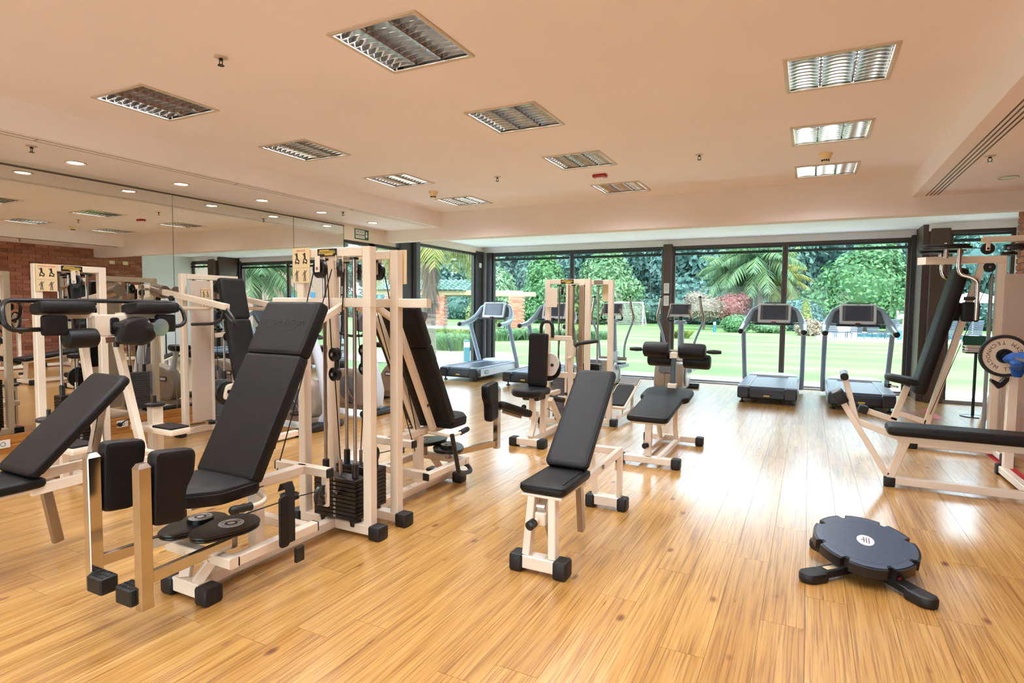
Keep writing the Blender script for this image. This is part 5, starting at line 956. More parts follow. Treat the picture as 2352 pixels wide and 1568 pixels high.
# ---------------------------------------------------------------- pectoral machine by the brick wall (front = world -x)
def pec_machine():
    o = thing('pectoral_machine', 'cream pectoral machine with chrome swing arms by the brick wall', 'gym machine', (1.66, 7.30, 0), 90)      # local +y -> world -x, local x -> world y
    P = lambda mb, n, m: mb.obj(n, m, o)
    P(MB().bar((-0.13, 0.03, 0.05), (-0.13, 0.66, 0.05), 0.06, 0.06), 'floor_beam', CR); caps(o, ((-0.13, 0.68),), (0.09, 0.10, 0.09)); P(MB().bar((-0.48, 0.0, 0.05), (0.42, 0.0, 0.05), 0.06, 0.06), 'base_bar', CR); caps(o, ((-0.52, 0.0), (0.46, 0.0)), (0.11, 0.09, 0.10))
    P(MB().bar((0, 0, 0.05), (0, 0, 1.95), 0.075, 0.075, (0, 1, 0)), 'mast', CR); P(MB().bar((0, -0.03, 1.915), (0, 0.55, 1.915), 0.09, 0.075), 'boom', CR)
    P(MB().rings([[(a*0.045, 0.55, 1.915+b*0.0375) for a, b in ((-1, -1), (1, -1), (1, 1), (-1, 1))], [(a*0.045, 0.62 if a < 0 else 0.68, 1.915+b*0.0375) for a, b in ((-1, -1), (1, -1), (1, 1), (-1, 1))]]), 'boom_nose', CR)
    P(MB().bar((0.0, -0.26, 0.06), (0.0, -0.26, 2.13), 0.08, 0.06, (0, 1, 0)), 'rear_mast', CR); P(MB().bar((0, -0.29, 2.11), (0, 0.16, 2.11), 0.07, 0.06), 'upper_beam', CR); P(MB().slab(rect(0.10, 0.035, r=0.003), 0, 0.003, 0.001, BCK(0.0, 0.16, 2.11)), 'name_plate', 'yellow_plate')
    pulley(o, (-0.02, 0.12, 2.02), (1, 0, 0), 0.055); pulley(o, (-0.02, 0.10, 1.84), (1, 0, 0), 0.05); pulley(o, (0.0, -0.10, 2.03), (0, 0, 1), 0.10, 0.05); pulley(o, (0.0, -0.05, 1.97), (0, 0, 1), 0.07, 0.03)
    P(MB().box((-0.02, 0.12, 2.05), (0.05, 0.035, 0.10), ch=0.004), 'pulley_bracket', CR); cable(o, [(-0.02, 0.17, 2.03), (-0.02, 0.42, 2.03)]); cable(o, [(-0.02, 0.06, 1.83), (-0.05, 0.52, 0.35)])
    for s in (-1, 1):
        cam_ = P(MB().slab(ell(0.10, 0.21, 26), -0.014, 0.014, 0.005, Matrix.Translation((s*0.13, 0.47, 2.03))), 'arm_cam', 'black_steel'); MB().slab(ell(0.085, 0.19, 26), -0.008, 0.008, 0.003, Matrix.Translation((s*0.13, 0.47, 2.055 if s < 0 else 2.005))).obj('cam_layer', 'black_plastic', cam_)
        P(MB().cyl((s*0.13, 0.47, 1.93), (s*0.13, 0.47, 2.08), 0.02, 12), 'arm_pivot', 'chrome')
        d = (0, -0.05) if s < 0 else (0.10, 0.03)
        a = P(MB().tube([(s*0.17, 0.42+d[1], 2.02), (s*0.17, 0.42+d[1], 1.82), (s*0.17+0.0, 0.40+d[1], 1.76), (s*0.19, 0.31+d[1], 1.73), (s*0.20, 0.27+d[1], 1.69), (s*0.20, 0.27+d[1], 1.32)], 0.020, 12, 0.06), 'swing_arm', 'chrome')
        MB().tube([(s*0.20, 0.27+d[1], 1.53), (s*0.20-s*0.02, 0.37+d[1], 1.53)], 0.018, 10).obj('hand_grip', 'black_rubber', a); P(MB().slab(rect(0.14, 0.19, r=0.02), -0.04, 0.05, 0.02, frame((s*0.20-s*0.03, 0.31+d[1], 1.40), (0, 1, 0), (0, 0, 1))), 'arm_pad', VIN)
    BM = frame((0, 0.60, 0.52), (1, 0, 0), (0, -0.30, 1.24)); P(MB().slab(rect(0.33, 1.32, 0, 0.68, 0.05), -0.02, 0.10, 0.035, BM @ Matrix.Rotation(math.pi, 4, 'Y')), 'backrest', VIN)
    P(MB().bar((0, 0.55, 0.20), (0, 0.15, 1.88), 0.05, 0.06), 'back_post', CR)
    P(MB().slab(rpoly([(-0.16, 0.60), (0.16, 0.60), (0.17, 0.80), (0.12, 0.94), (-0.12, 0.94), (-0.17, 0.80)], 0.06, 4), 0.0, 0.07, 0.028, Matrix.Translation((0, 0, 0.53)) @ Matrix.Rotation(R(9), 4, 'X')), 'seat', VIN)
    P(MB().bar((0, 0.72, 0.62), (0, 0.83, 0.26), 0.05, 0.06), 'seat_post', CR); P(MB().bar((0, 0.80, 0.25), (0, 1.08, 0.335), 0.05, 0.055), 'foot_arm', CR); P(MB().box((0, 1.11, 0.345), (0.12, 0.09, 0.085), Matrix.Translation((0, 1.11, 0.345)) @ Matrix.Rotation(R(17), 4, 'X') @ Matrix.Translation((0, -1.11, -0.345)), ch=0.01), 'foot_block', 'black_rubber')
    P(MB().bar((0, 0.78, 0.33), (0, 0.55, 0.26), 0.05, 0.05), 'seat_link', CR); k = P(MB().cyl((0.04, 0.80, 0.60), (0.12, 0.86, 0.60), 0.012, 10), 'pin_stem', 'steel'); MB().cyl((0.12, 0.86, 0.60), (0.16, 0.89, 0.60), 0.025, 12).obj('knob', 'black_plastic', k)
    P(MB().slab(rpoly([(-0.20, 0.03), (0.22, 0.03), (0.22, 0.14), (0.02, 0.155), (-0.20, 0.09)], 0.02), -0.05, 0.05, 0.008, frame((0.55, 0.25, 0.0), (0, -1, 0), (0, 0, 1))), 'lower_cover', CR); P(MB().bar((0.62, -0.02, 0.10), (0.62, -0.12, 0.50), 0.07, 0.05), 'side_strut', CR)
    gd = P(MB().box((0.10, -0.13, 0.92), (0.006, 0.24, 1.70)), 'stack_guard', 'perforated_sheet'); P(MB().box((-0.06, -0.13, 0.92), (0.006, 0.22, 1.70)), 'stack_guard', 'perforated_sheet'); P(MB().box((0.10, 0.05, 0.92), (0.03, 0.03, 1.72), ch=0.004), 'guard_edge', 'frame_silver'); P(MB().box((-0.06, -0.25, 0.92), (0.02, 0.02, 1.72), ch=0.003), 'guard_edge', CR)
    for k in range(16): MB().box((0.02, -0.13, 0.12+0.026*k), (0.11, 0.19, 0.023), ch=0.002).obj('weight_plate', 'grey_plastic', o)
pec_machine()
# ---------------------------------------------------------------- press bench and rack at the right edge
def press_bench():
    o = thing('press_bench', 'cream press bench with long black pad at the lower right', 'bench', (0.60, 5.52, 0))       # pad runs along +x
    P = lambda mb, n, m: mb.obj(n, m, o)
    P(MB().slab(rpoly([(-0.02, -0.14), (1.30, -0.14), (1.30, 0.14), (-0.02, 0.14)], 0.05, 4), 0.425, 0.505, 0.03), 'pad', VIN); P(MB().bar((0.06, 0, 0.395), (1.30, 0, 0.395), 0.10, 0.055), 'pad_beam', CR)
    P(MB().bar((0.02, 0, 0.07), (0.12, 0, 0.385), 0.06, 0.06, (0, 1, 0)), 'front_leg', CR); P(MB().slab(rect(0.075, 0.085, 0.02, 0, 0.008), 0.0, 0.075, 0.006), 'foot_cap', 'black_rubber'); P(MB().bar((0.05, 0, 0.05), (1.30, 0, 0.05), 0.06, 0.06), 'floor_beam', CR)
    P(MB().bar((0.0, 0, 0.09), (-0.325, 0, 0.645), 0.045, 0.06, (0, 1, 0)), 'front_strut', CR)
    M = frame((-0.35, 0, 0.69), (0, 1, 0), (-0.5, 0, 0.86)); P(MB().slab(rect(0.13, 0.11, r=0.012), -0.045, 0.045, 0.01, M), 'foot_block', 'black_rubber'); MB().slab(rect(0.11, 0.045, r=0.005), -0.035, 0.035, 0.004, M @ Matrix.Translation((0, 0.045, 0))).obj('foot_tread', 'frame_silver', o)
    P(MB().bar((-0.225, 0.03, 0.50), (-0.315, 0.03, 0.84), 0.045, 0.05, (0, 1, 0)), 'hook_post', CR); r = P(MB().cyl((-0.325, -0.03, 0.86), (-0.325, 0.10, 0.88), 0.030, 16), 'hook_roller', 'silver_plastic'); MB().cyl((-0.325, -0.035, 0.859), (-0.325, -0.02, 0.862), 0.031, 16).obj('roller_end', 'black_rubber', r)
    P(MB().bar((-0.22, 0.03, 0.495), (0.06, 0.03, 0.40), 0.045, 0.05), 'link_bar', CR)
    # rack uprights
    P(MB().bar((0.93, -0.75, 0.05), (0.93, 0.83, 0.05), 0.06, 0.06), 'rack_base', CR); P(MB().slab(rect(0.085, 0.07, 0.93, 0.86, 0.008), 0, 0.09, 0.008), 'foot_cap', 'black_rubber')
    for y in (0.78, -0.72):
        u = P(MB().bar((0.95, y, 0.08), (0.95, y, 1.18), 0.07, 0.06, (0, 1, 0)), 'rack_upright', CR)
        MB().slab(rpoly([(-0.055, -0.28), (-0.02, -0.26), (0.02, -0.20), (0.02, 0.16), (-0.01, 0.16), (-0.01, -0.19), (-0.045, -0.23), (-0.10, -0.20), (-0.11, -0.215)], 0.006, 2), -0.03, 0.03, 0.003, FWD(0.905, y, 1.03)).obj('bar_hook', 'black_steel', u)
        MB().cyl((0.91, y-0.05, 0.86), (0.87, y-0.05, 0.86), 0.008, 8).obj('hook_pin', 'steel', u)
    P(MB().bar((1.05, 0.40, 0.05), (1.05, 0.40, 0.42), 0.06, 0.06, (0, 1, 0)), 'rear_leg', CR)
press_bench()
def barbell():
    o = thing('barbell', 'barbell resting on the rack at the right picture edge', 'barbell', (1.47, 5.55, 1.035))
    MB().cyl((0, -1.05, 0), (0, 0.90, 0), 0.014, 14).obj('shaft', 'steel', o)
    for s in (-1, 1):
        MB().cyl((0, s*0.62, 0), (0, s*0.66, 0), 0.032, 16).obj('collar', 'black_steel', o)
barbell()
def plate():
    o = thing('weight_plate', 'black rimmed cream weight plate with curved lettering on the barbell', 'weight plate', (1.47, 6.235, 1.035))
    MB().lathe([(0.016, -0.02), (0.06, -0.022), (0.06, -0.012), (0.15, -0.012), (0.152, -0.022), (0.172, -0.022), (0.178, 0), (0.172, 0.022), (0.016, 0.022), (0.016, -0.02)], (0, 0, 0), (0, 1, 0), 44, cap=False).obj('rubber_rim', 'black_rubber', o)
    MB().lathe([(0.056, -0.0115), (0.15, -0.0115), (0.15, -0.014), (0.056, -0.014), (0.056, -0.0115)], (0, 0, 0), (0, 1, 0), 44, cap=False).obj('face_ring', 'plate_white', o)
    MB().lathe([(0.015, -0.03), (0.045, -0.034), (0.05, -0.022), (0.015, -0.02), (0.015, -0.03)], (0, 0, 0), (0, 1, 0), 24, cap=False).obj('hub', 'black_steel', o)
    for base in (95, 275):
        for k, c in enumerate('TECHNOGYM'):
            a = R(base + k*18); T = Matrix.Translation((0.112*math.cos(a), -0.0145, 0.112*math.sin(a))) @ Matrix(((1, 0, 0, 0), (0, 0, -1, 0), (0, 1, 0, 0), (0, 0, 0, 1))) @ Matrix.Rotation(a+math.pi/2, 4, 'Z'); text(c, 0.043, 'dark_print', o, T, 'lettering', 0.0006)
plate()
def cloth():
    o = thing('blue_towel', 'crumpled blue cloth tied round the barbell end at right edge', 'towel', (1.50, 6.05, 1.03)); m = MB(); random.seed(3); rs = []
    for k, (y, r, dz) in enumerate(((0.13, 0.014, 0.0), (0.10, 0.03, 0.0), (0.05, 0.05, -0.01), (0.0, 0.06, -0.015), (-0.06, 0.055, -0.02), (-0.12, 0.06, -0.015), (-0.2, 0.04, -0.02), (-0.24, 0.02, -0.02))):
        rs.append([((r*(1+0.28*math.sin(3*t+k*1.7)+random.uniform(-0.08, 0.08)))*math.cos(t)*1.1, y, dz + r*(1+0.25*math.sin(2*t+k)+random.uniform(-0.08, 0.08))*math.sin(t)) for t in [2*math.pi*i/20 for i in range(20)]])
    m.rings(rs).obj('wrap', 'blue_cloth', o)
    m = MB(); m.rings([[(0.01+a*0.05*w, -0.02+b*0.012, -0.03-zz) for a, b in ((-1, -1), (0, -2), (1, -1), (1, 1), (0, 0.3), (-1, 1))] for w, zz in ((0.6, 0.0), (0.9, 0.05), (0.7, 0.10), (0.5, 0.12))]).obj('hanging_corner', 'blue_cloth', o)
cloth()
# ---------------------------------------------------------------- magazine rack, wall details by the brick wall
def mag_rack():
    o = thing('magazine_rack', 'black magazine stand with journals in front of the side window', 'rack', (2.0, 9.75, 0)); P = lambda mb, n, m: mb.obj(n, m, o)
    P(MB().lathe([(0.001, 0), (0.14, 0), (0.14, 0.012), (0.03, 0.022), (0.001, 0.022)], n=24), 'base', 'black_steel'); P(MB().cyl((0, 0, 0.02), (0, 0, 0.95), 0.018, 12), 'pole', 'black_steel'); P(MB().box((0, 0, 0.86), (0.26, 0.2, 0.02), ch=0.004), 'tray', 'black_steel')
    P(MB().box((0, 0.1, 0.97), (0.26, 0.012, 0.22), ch=0.004), 'back_panel', 'sign_green')
mag_rack()
for k in range(5):
    o = thing('magazine', ('bottom', 'second lowest', 'middle', 'second highest', 'top')[k] + ' magazine in the pile on the black stand', 'magazine', (1.98+0.008*(k % 2), 9.74, 0.871+k*0.017), (6, -5, 9, -8, 3)[k], 'magazines on the stand')
    MB().box((0, 0, 0.004), (0.21, 0.17, 0.013)).obj('pages', 'paper', o, smooth=False); MB().box((0, 0, 0.0125), (0.214, 0.174, 0.003)).obj('cover', ('blue_cloth', 'paper', 'red_plastic', 'grey_print', 'sign_board')[k], o, smooth=False)
o = thing('wall_bracket', 'chrome rope hook screwed to the brick wall', 'hook', (XR, 8.9, 1.72)); MB().box((-0.01, 0, 0), (0.012, 0.10, 0.10), ch=0.004).obj('plate', 'chrome', o); MB().tube([(-0.015, 0, 0.03), (-0.06, 0, 0.025), (-0.06, 0, -0.025), (-0.015, 0, -0.03)], 0.009, 8, 0.02).obj('eye', 'chrome', o)
o = thing('switch_plate', 'pair of cream switch plates high on the brick wall', 'switch', (XR-0.002, 8.75, 2.42)); 
for k in (0, 0.32): q = MB().box((-0.005, -0.16+k, 0), (0.01, 0.13, 0.09), ch=0.003).obj('cover_plate', 'sign_board', o); MB().box((-0.011, -0.16+k, 0), (0.004, 0.05, 0.05), ch=0.001).obj('rocker', 'white_plastic', q)
o = thing('notice_board', 'white notice sheet pinned on the brick wall, seen in the mirror', 'notice', (XR-0.002, 6.05, 1.62)); MB().box((-0.006, 0, 0), (0.012, 0.80, 0.42), ch=0.003).obj('panel', 'white_plastic', o); MB().box((-0.013, 0, 0.12), (0.002, 0.5, 0.03)).obj('print_line', 'grey_print', o)
# ================================================================ the garden
GZ = -0.12
def grass_mat():
    m = mat('lawn', (176, 204, 128), 0.9, var=0.1, scale=0.6); n, l, b = nodes(m); ge = n.new('ShaderNodeNewGeometry'); q = n.new('ShaderNodeMapping'); q.inputs['Scale'].default_value = (0.12, 0.55, 1); l.new(ge.outputs['Position'], q.inputs[0])
    a = n.new('ShaderNodeTexNoise'); a.inputs['Scale'].default_value = 1.0; a.inputs['Detail'].default_value = 8; l.new(q.outputs[0], a.inputs['Vector'])
    r = n.new('ShaderNodeValToRGB'); e = r.color_ramp.elements; e[0].position = 0.32; e[0].color = (*lin((62, 100, 40)), 1); e[1].position = 0.68; e[1].color = (*lin((98, 112, 70)), 1); x = e.new(0.5); x.color = (*lin((80, 108, 50)), 1)
    l.new(a.outputs['Fac'], r.inputs[0]); l.new(r.outputs[0], b.inputs['Base Color'])
grass_mat()
mat('paving', (232, 228, 224), 0.85, var=0.06, scale=4); mat('gravel', (132, 118, 102), 0.95, var=0.18, scale=14, bump=0.4)
mat('bark', (88, 78, 70), 0.9, var=0.25, scale=5, stretch=(1, 1, 6)); mat('pale_bark', (112, 102, 94), 0.9, var=0.2, scale=6, stretch=(1, 1, 5)); mat('pool_water', (70, 140, 156), 0.08, var=0.1, scale=1.2)
mat('pink_wall', (160, 130, 118), 0.9, var=0.05, scale=2); mat('white_wall', (196, 194, 190), 0.8, var=0.03); mat('blue_panel', (34, 120, 160), 0.5); mat('bollard_blue', (30, 96, 120), 0.5); mat('lounger', (66, 76, 88), 0.6); mat('cream_beam', (168, 146, 112), 0.8, var=0.04); mat('canvas', (196, 194, 190), 0.8)
leaf_mat('leaf_dark', (70, 128, 118), (126, 178, 162)); leaf_mat('leaf_pale', (112, 178, 118), (178, 222, 158), 0.35); leaf_mat('leaf_green', (70, 150, 92), (142, 204, 122), 0.3); leaf_mat('leaf_lime', (150, 186, 74), (214, 226, 120), 0.4)
leaf_mat('leaf_pink', (206, 104, 104), (236, 170, 160), 0.35); leaf_mat('leaf_straw', (200, 176, 146), (226, 206, 180), 0.3); leaf_mat('leaf_grey', (176, 160, 140), (206, 190, 168), 0.3); leaf_mat('frond', (84, 150, 108), (176, 212, 138), 0.35); leaf_mat('frond_lime', (150, 178, 70), (226, 220, 120), 0.4); leaf_mat('leaf_teal', (84, 150, 146), (140, 190, 178))
def struct_box(name, x0, x1, y0, y1, z0, z1, m, label, cat): return props(B(x0, x1, y0, y1, z0, z1).obj(name, m, smooth=False), label, cat, kind='structure')
struct_box('lawn', -110, 110, -60, 120, GZ-0.2, GZ, 'lawn', 'bright mown lawn beyond the windows', 'lawn')
struct_box('path', -9.3, 4.6, 11.85, 13.7, GZ, GZ+0.03, 'paving', 'pale paved strip outside the garden windows', 'path')
struct_box('path', -8.4, -6.8, 6.0, 11.84, GZ, GZ+0.03, 'paving', 'pale paved strip outside the side windows', 'path')
struct_box('bounce_paving', -14, 10, -15, YB-0.2, GZ, GZ+0.03, 'paving', 'unseen pale paving added behind the viewer to bounce daylight', 'bounce_paving')  # added out of view; reflects daylight through the rear glazing onto the ceiling
def blob_outline(cx, cy, a, b, n=26, seed=1):
    random.seed(seed); ph = [random.uniform(0, 6) for _ in range(3)]
    return [(cx+a*(1+0.10*math.sin(3*t+ph[0])+0.06*math.sin(5*t+ph[1]))*math.cos(t), cy+b*(1+0.1*math.sin(2*t+ph[2]))*math.sin(t)) for t in [2*math.pi*i/n for i in range(n)]]
props(MB().slab(blob_outline(-10.6, 15.2, 2.6, 2.6), GZ, GZ+0.025).obj('gravel_path', 'gravel', smooth=False), 'sandy gravel bed by the side window', 'gravel', kind='structure')
def leaves(mb, n, shells, size, seed, droop=0.0):
    """shells: (centre, radii); leaf clusters scattered through the outer layer of each"""
    rd = random.Random(seed); tot = sum(r[0]*r[1]+r[1]*r[2]+r[0]*r[2] for c, r in shells)
    for c, r in shells:
        k = int(n*(r[0]*r[1]+r[1]*r[2]+r[0]*r[2])/tot)
        for _ in range(k):
            d = Vector((rd.gauss(0, 1), rd.gauss(0, 1), rd.gauss(0, 1))).normalized(); q = rd.uniform(0.72, 1.06)
            p = Vector((c[0]+d.x*r[0]*q, c[1]+d.y*r[1]*q, c[2]+d.z*r[2]*q)); nn = (d + Vector((rd.gauss(0, .5), rd.gauss(0, .5), rd.gauss(0, .5)+0.35))).normalized()
            x = nn.orthogonal().normalized(); a = rd.uniform(0, 6.28); y = nn.cross(x); u = x*math.cos(a)+y*math.sin(a); w = nn.cross(u); s = size*rd.uniform(0.6, 1.3)
            o = len(mb.v); dz = Vector((0, 0, -droop*s))
            mb.v += [tuple(p-u*s), tuple(p+w*s*0.55), tuple(p+u*s+dz), tuple(p-w*s*0.55)]; mb.f.append([o, o+1, o+2, o+3])
    return mb
def tree(name, label, loc, m, shells, n, size, trunk, group=None, bark='bark', seed=1, droop=0.0, fine=True):
    o = thing(name, label, 'tree' if 'tree' in name or 'pine' in name or 'cypress' in name else 'shrub', loc, 0, group)
    leaves(MB(), n, shells, size, seed, droop).obj('crown', m, o, smooth=False)
    core = MB()
    for c, r in shells: core.lathe([(0.01, -0.78*r[2]), (0.5*r[0], -0.6*r[2]), (0.74*r[0], -0.2*r[2]), (0.74*r[0], 0.2*r[2]), (0.5*r[0], 0.6*r[2]), (0.01, 0.78*r[2])], c, n=12)
    core.obj('inner_foliage', m, o)
    if trunk: MB().tube([(0, 0, 0), (trunk[1]*0.1, 0, trunk[1]*0.5), (0, 0.05, trunk[1])], [trunk[0]*1.3, trunk[0], trunk[0]*0.7], 10).obj('trunk', bark, o)
    return o
# ---- woodland behind the lawn
tall = [((0, 0, 7.2), (2.6, 2.6, 3.6)), ((1.6, 0.4, 5.0), (2.1, 2.1, 2.2)), ((-1.7, -0.3, 4.6), (2.0, 2.0, 2.4)), ((0.3, -0.6, 2.6), (2.3, 2.3, 1.9))]
tp = None; random.seed(21)
words = ('behind the pergola roof', 'over the pergola end', 'left of the pale cypresses', 'between the two cypresses', 'over the football goal', 'right of the football goal', 'left of the palm group', 'behind the palm group', 'right of the palm group', 'over the small cone cypress', 'left behind the round tree', 'right behind the round tree', 'over the white umbrella', 'beyond the side window', 'at the far right edge', 'in the far left gap', 'deep behind the pergola', 'far beyond the pool')
wx = (-52, -44, -36.5, -31, -26, -20.5, -15.5, -11, -6.5, -2, 2.5, 7, 12, 17.5, 24, -60, -68, 31, -48, -40, -33.5, -28.5, -23, -18, -13, -8.7, -4, 0.4, 4.8, 9.5, 14.5, 20.5)
for k, x in enumerate(wx):
    y = (66 if k < 18 else 77) + random.uniform(-4, 6)
    if tp is None: o = tp = tree('forest_tree', 'x', (x, y, GZ), 'leaf_dark', tall, 5200, 0.30, (0.22, 3.2), 'woodland trees behind the lawn', seed=4)
    else:
        o = dup(tp); o.location = (x, y, GZ)
        if k % 3 == 1:
            for c in o.children:
                if 'trunk' not in c.name: c.data = c.data.copy(); c.data.materials[0] = MATS['leaf_teal']
    s = random.uniform(1.0, 1.35); o.scale = (s, s, s*random.uniform(0.95, 1.2)); o.rotation_euler = (0, 0, random.uniform(0, 6.28)); o['label'] = 'tall blue green woodland tree ' + words[k] if k < 18 else 'second row woodland tree ' + ('deep ' if k % 2 else 'hidden ') + words[k-18]
    if k >= 18: o.scale *= 1.3
cone = [((0, 0, 1.3), (3.0, 3.0, 1.7)), ((0.2, 0, 3.0), (2.7, 2.7, 2.0)), ((-0.2, 0.1, 4.9), (2.0, 2.0, 1.9)), ((0, 0, 6.7), (1.2, 1.2, 1.7))]
tree('cypress_tree', 'broad pale green cypress behind the seated press tower', (-17.6, 55, GZ), 'leaf_pale', [(c, (r[0]*1.25, r[1]*1.2, r[2])) for c, r in cone], 8500, 0.20, (0.3, 1.0), seed=6)
tree('cypress_tree', 'deep green cypress left of the pale one', (-23.6, 54, GZ), 'leaf_green', [(c, (r[0]*0.95, r[1]*0.95, r[2]*0.9)) for c, r in cone], 6500, 0.19, (0.3, 1.0), seed=7)
tree('feathery_tree', 'feathery yellow green tree right of the corner post', (-20.3, 37, GZ), 'leaf_pale', [((0, 0, 2.4), (1.7, 1.7, 2.0)), ((0.9, 0.2, 1.5), (1.3, 1.3, 1.3)), ((-0.8, 0, 3.5), (1.1, 1.1, 1.2))], 5000, 0.17, (0.12, 1.2), seed=8, droop=0.5)
tree('lime_shrub', 'lime yellow shrub between pergola columns', (-14.9, 26.2, GZ), 'leaf_lime', [((0, 0, 1.0), (0.9, 0.9, 1.0))], 1800, 0.10, (0.05, 0.5), seed=9)
tree('round_tree', 'big round bright green tree behind the right treadmill', (3.5, 50, GZ), 'leaf_green', [((0, 0, 3.2), (3.2, 2.8, 2.6)), ((2.2, 0, 2.2), (2.3, 2.2, 2.0)), ((-2.3, 0, 1.8), (2.1, 2.0, 1.8)), ((0.6, 0, 5.0), (1.8, 1.8, 1.5))], 11000, 0.17, (0.25, 1.5), seed=10)
tree('pink_blossom_tree', 'pink blossoming tree beside the palm trunks', (-5.6, 50, GZ), 'leaf_pink', [((0, 0, 1.7), (1.3, 1.2, 1.1)), ((0.8, 0, 2.3), (0.7, 0.7, 0.6))], 3000, 0.09, (0.09, 1.0), seed=11)
tree('bare_shrub', 'twiggy greyish shrub left of the palm group', (-7.1, 46, GZ), 'leaf_grey', [((0, 0, 1.6), (1.6, 1.4, 1.0)), ((-0.6, 0, 2.3), (0.9, 0.9, 0.6))], 2600, 0.08, (0.07, 1.0), seed=12)
tree('box_hedge', 'clipped round green bush in front of the palm group', (-4.35, 42, GZ), 'leaf_green', [((0, 0, 0.55), (1.0, 0.9, 0.62))], 2600, 0.07, None, seed=13)
tree('box_hedge', 'low spreading green bush right of the clipped one', (-2.35, 42.5, GZ), 'leaf_pale', [((0, 0, 0.35), (1.1, 0.9, 0.42))], 2000, 0.07, None, seed=14)
tree('small_cypress', 'slim pointed small cypress near the pool', (-0.22, 44, GZ), 'leaf_lime', [((0, 0, 0.8), (0.45, 0.45, 0.8)), ((0.0, 0, 1.6), (0.25, 0.25, 0.7))], 1800, 0.07, (0.05, 0.4), seed=15)
tree('straw_bush', 'dry straw coloured grass bush near the loungers', (0.0, 39.5, GZ), 'leaf_straw', [((0, 0, 0.45), (0.75, 0.7, 0.55))], 1600, 0.09, None, seed=16, droop=0.8)
tree('teal_shrub', 'bluish shrub behind the small pointed cypress', (-0.6, 48, GZ), 'leaf_teal', [((0, 0, 1.1), (1.6, 1.3, 1.2))], 2600, 0.12, (0.08, 0.5), seed=17)
tree('bare_tree', 'thin bare branched tree beyond the side window', (11.5, 44, GZ), 'leaf_teal', [((0, 0, 6.0), (3.4, 3.0, 2.2)), ((-2, 0, 4.6), (1.6, 1.5, 1.2))], 1500, 0.12, (0.16, 5.0), seed=18)
sh = None; SW = ('far left behind the pergola', 'behind the pergola end', 'behind the pale cypresses', 'behind the football goal', 'left of the palm group', 'behind the palm group', 'behind the round tree', 'beyond the side window')
for k, x in enumerate((-61, -49, -37, -25, -13.5, -3, 9, 21)):
    if sh is None: o = sh = tree('woodland_shrub', 'x', (x, 61, GZ), 'leaf_dark', [((-4.6, 0, 1.5), (2.3, 1.6, 1.8)), ((-1.7, 0.4, 1.8), (2.4, 1.6, 2.1)), ((1.4, -0.2, 1.4), (2.2, 1.6, 1.7)), ((4.4, 0.2, 1.7), (2.5, 1.6, 2.0))], 5200, 0.24, None, 'undergrowth along the woodland edge', seed=19)
    else: o = dup(sh); o.location = (x, 60 + (k % 3), GZ); o.scale = (1 if k % 2 else -1, 1, 0.9+0.1*(k % 3))
    o['label'] = 'dense dark undergrowth ' + SW[k]
# ---- palms
def palm(label, loc, h, rt, nf, L, m, seed, skirt=0, bark='pale_bark', lean=0.0):
    o = thing('palm_tree', label, 'palm tree', loc, 0); rd = random.Random(seed)
    pts = [(lean*h*t*t, 0, h*t) for t in (0, 0.2, 0.4, 0.6, 0.8, 1.0)]; MB().tube(pts, [rt*1.25, rt*1.05, rt, rt*0.95, rt, rt*1.1], 14).obj('trunk', bark, o); top = Vector(pts[-1])
    for k in range(nf):
        az = 2*math.pi*k*0.382 + rd.uniform(-0.2, 0.2); el = R(78 - 95*(k/nf)); l = L*rd.uniform(0.85, 1.1); mb = MB(); p = Vector(top); d = Vector((math.cos(az)*math.cos(el), math.sin(az)*math.cos(el), math.sin(el))); st = 14; path = [p.copy()]
        for i in range(st): d = (d + Vector((0, 0, -0.115))).normalized(); p = p + d*(l/st); path.append(p.copy())
        mb.tube(path, [0.022*L/2*(1-i/(st+2)) for i in range(st+1)], 5)
        for i in range(2, st+1):
            dd = (path[i]-path[i-1]).normalized(); sd = dd.cross(Vector((0, 0, 1))); sd = sd.normalized() if sd.length > 0.05 else Vector((1, 0, 0)); ll = l*0.26*math.sin(math.pi*min(1, (i+2)/(st+3)))+0.05*l
            for sub in (0, 0.5):
                b0 = path[i-1].lerp(path[i], sub)
                for s in (-1, 1):
                    e = (sd*s*0.8 + dd*0.45 + Vector((0, 0, -0.35-rd.random()*0.5))).normalized(); q = len(mb.v); w = dd*0.028*l/2
                    mb.v += [tuple(b0-w), tuple(b0+w), tuple(b0+e*ll*0.6+w*0.8), tuple(b0+e*ll+Vector((0, 0, -0.12*ll))), tuple(b0+e*ll*0.6-w*0.8)]; mb.f.append([q, q+1, q+2, q+3, q+4])
        mb.obj('frond', m, o, smooth=False)
    if skirt:
        mb = MB()
        for k in range(skirt):
            az = rd.uniform(0, 6.28); z = h*rd.uniform(0.45, 1.0); c = Vector((lean*h*(z/h)**2+rt*math.cos(az), rt*math.sin(az), z)); e = Vector((math.cos(az)*0.35, math.sin(az)*0.35, -1)).normalized(); w = Vector((-math.sin(az), math.cos(az), 0))*0.02; l = rd.uniform(0.3, 0.6); q = len(mb.v)
            mb.v += [tuple(c-w), tuple(c+w), tuple(c+e*l)]; mb.f.append([q, q+1, q+2])
        mb.obj('dry_skirt', 'leaf_grey', o, smooth=False)
    return o
palm('shaggy palm just outside the side window by the pergola', (-8.45, 12.15, GZ), 3.55, 0.15, 26, 2.3, 'frond_lime', 31, 420, lean=0.01)
palm('main garden palm with drooping crown behind the mullion', (-3.75, 52, GZ), 5.4, 0.30, 30, 4.2, 'frond', 32, 60)
palm('palm at the left of the garden palm group', (-5.9, 53.5, GZ), 4.6, 0.28, 26, 3.8, 'frond', 33, 40)
palm('shorter palm in the middle of the palm group', (-4.7, 55, GZ), 4.2, 0.30, 22, 3.2, 'frond', 34, 50)
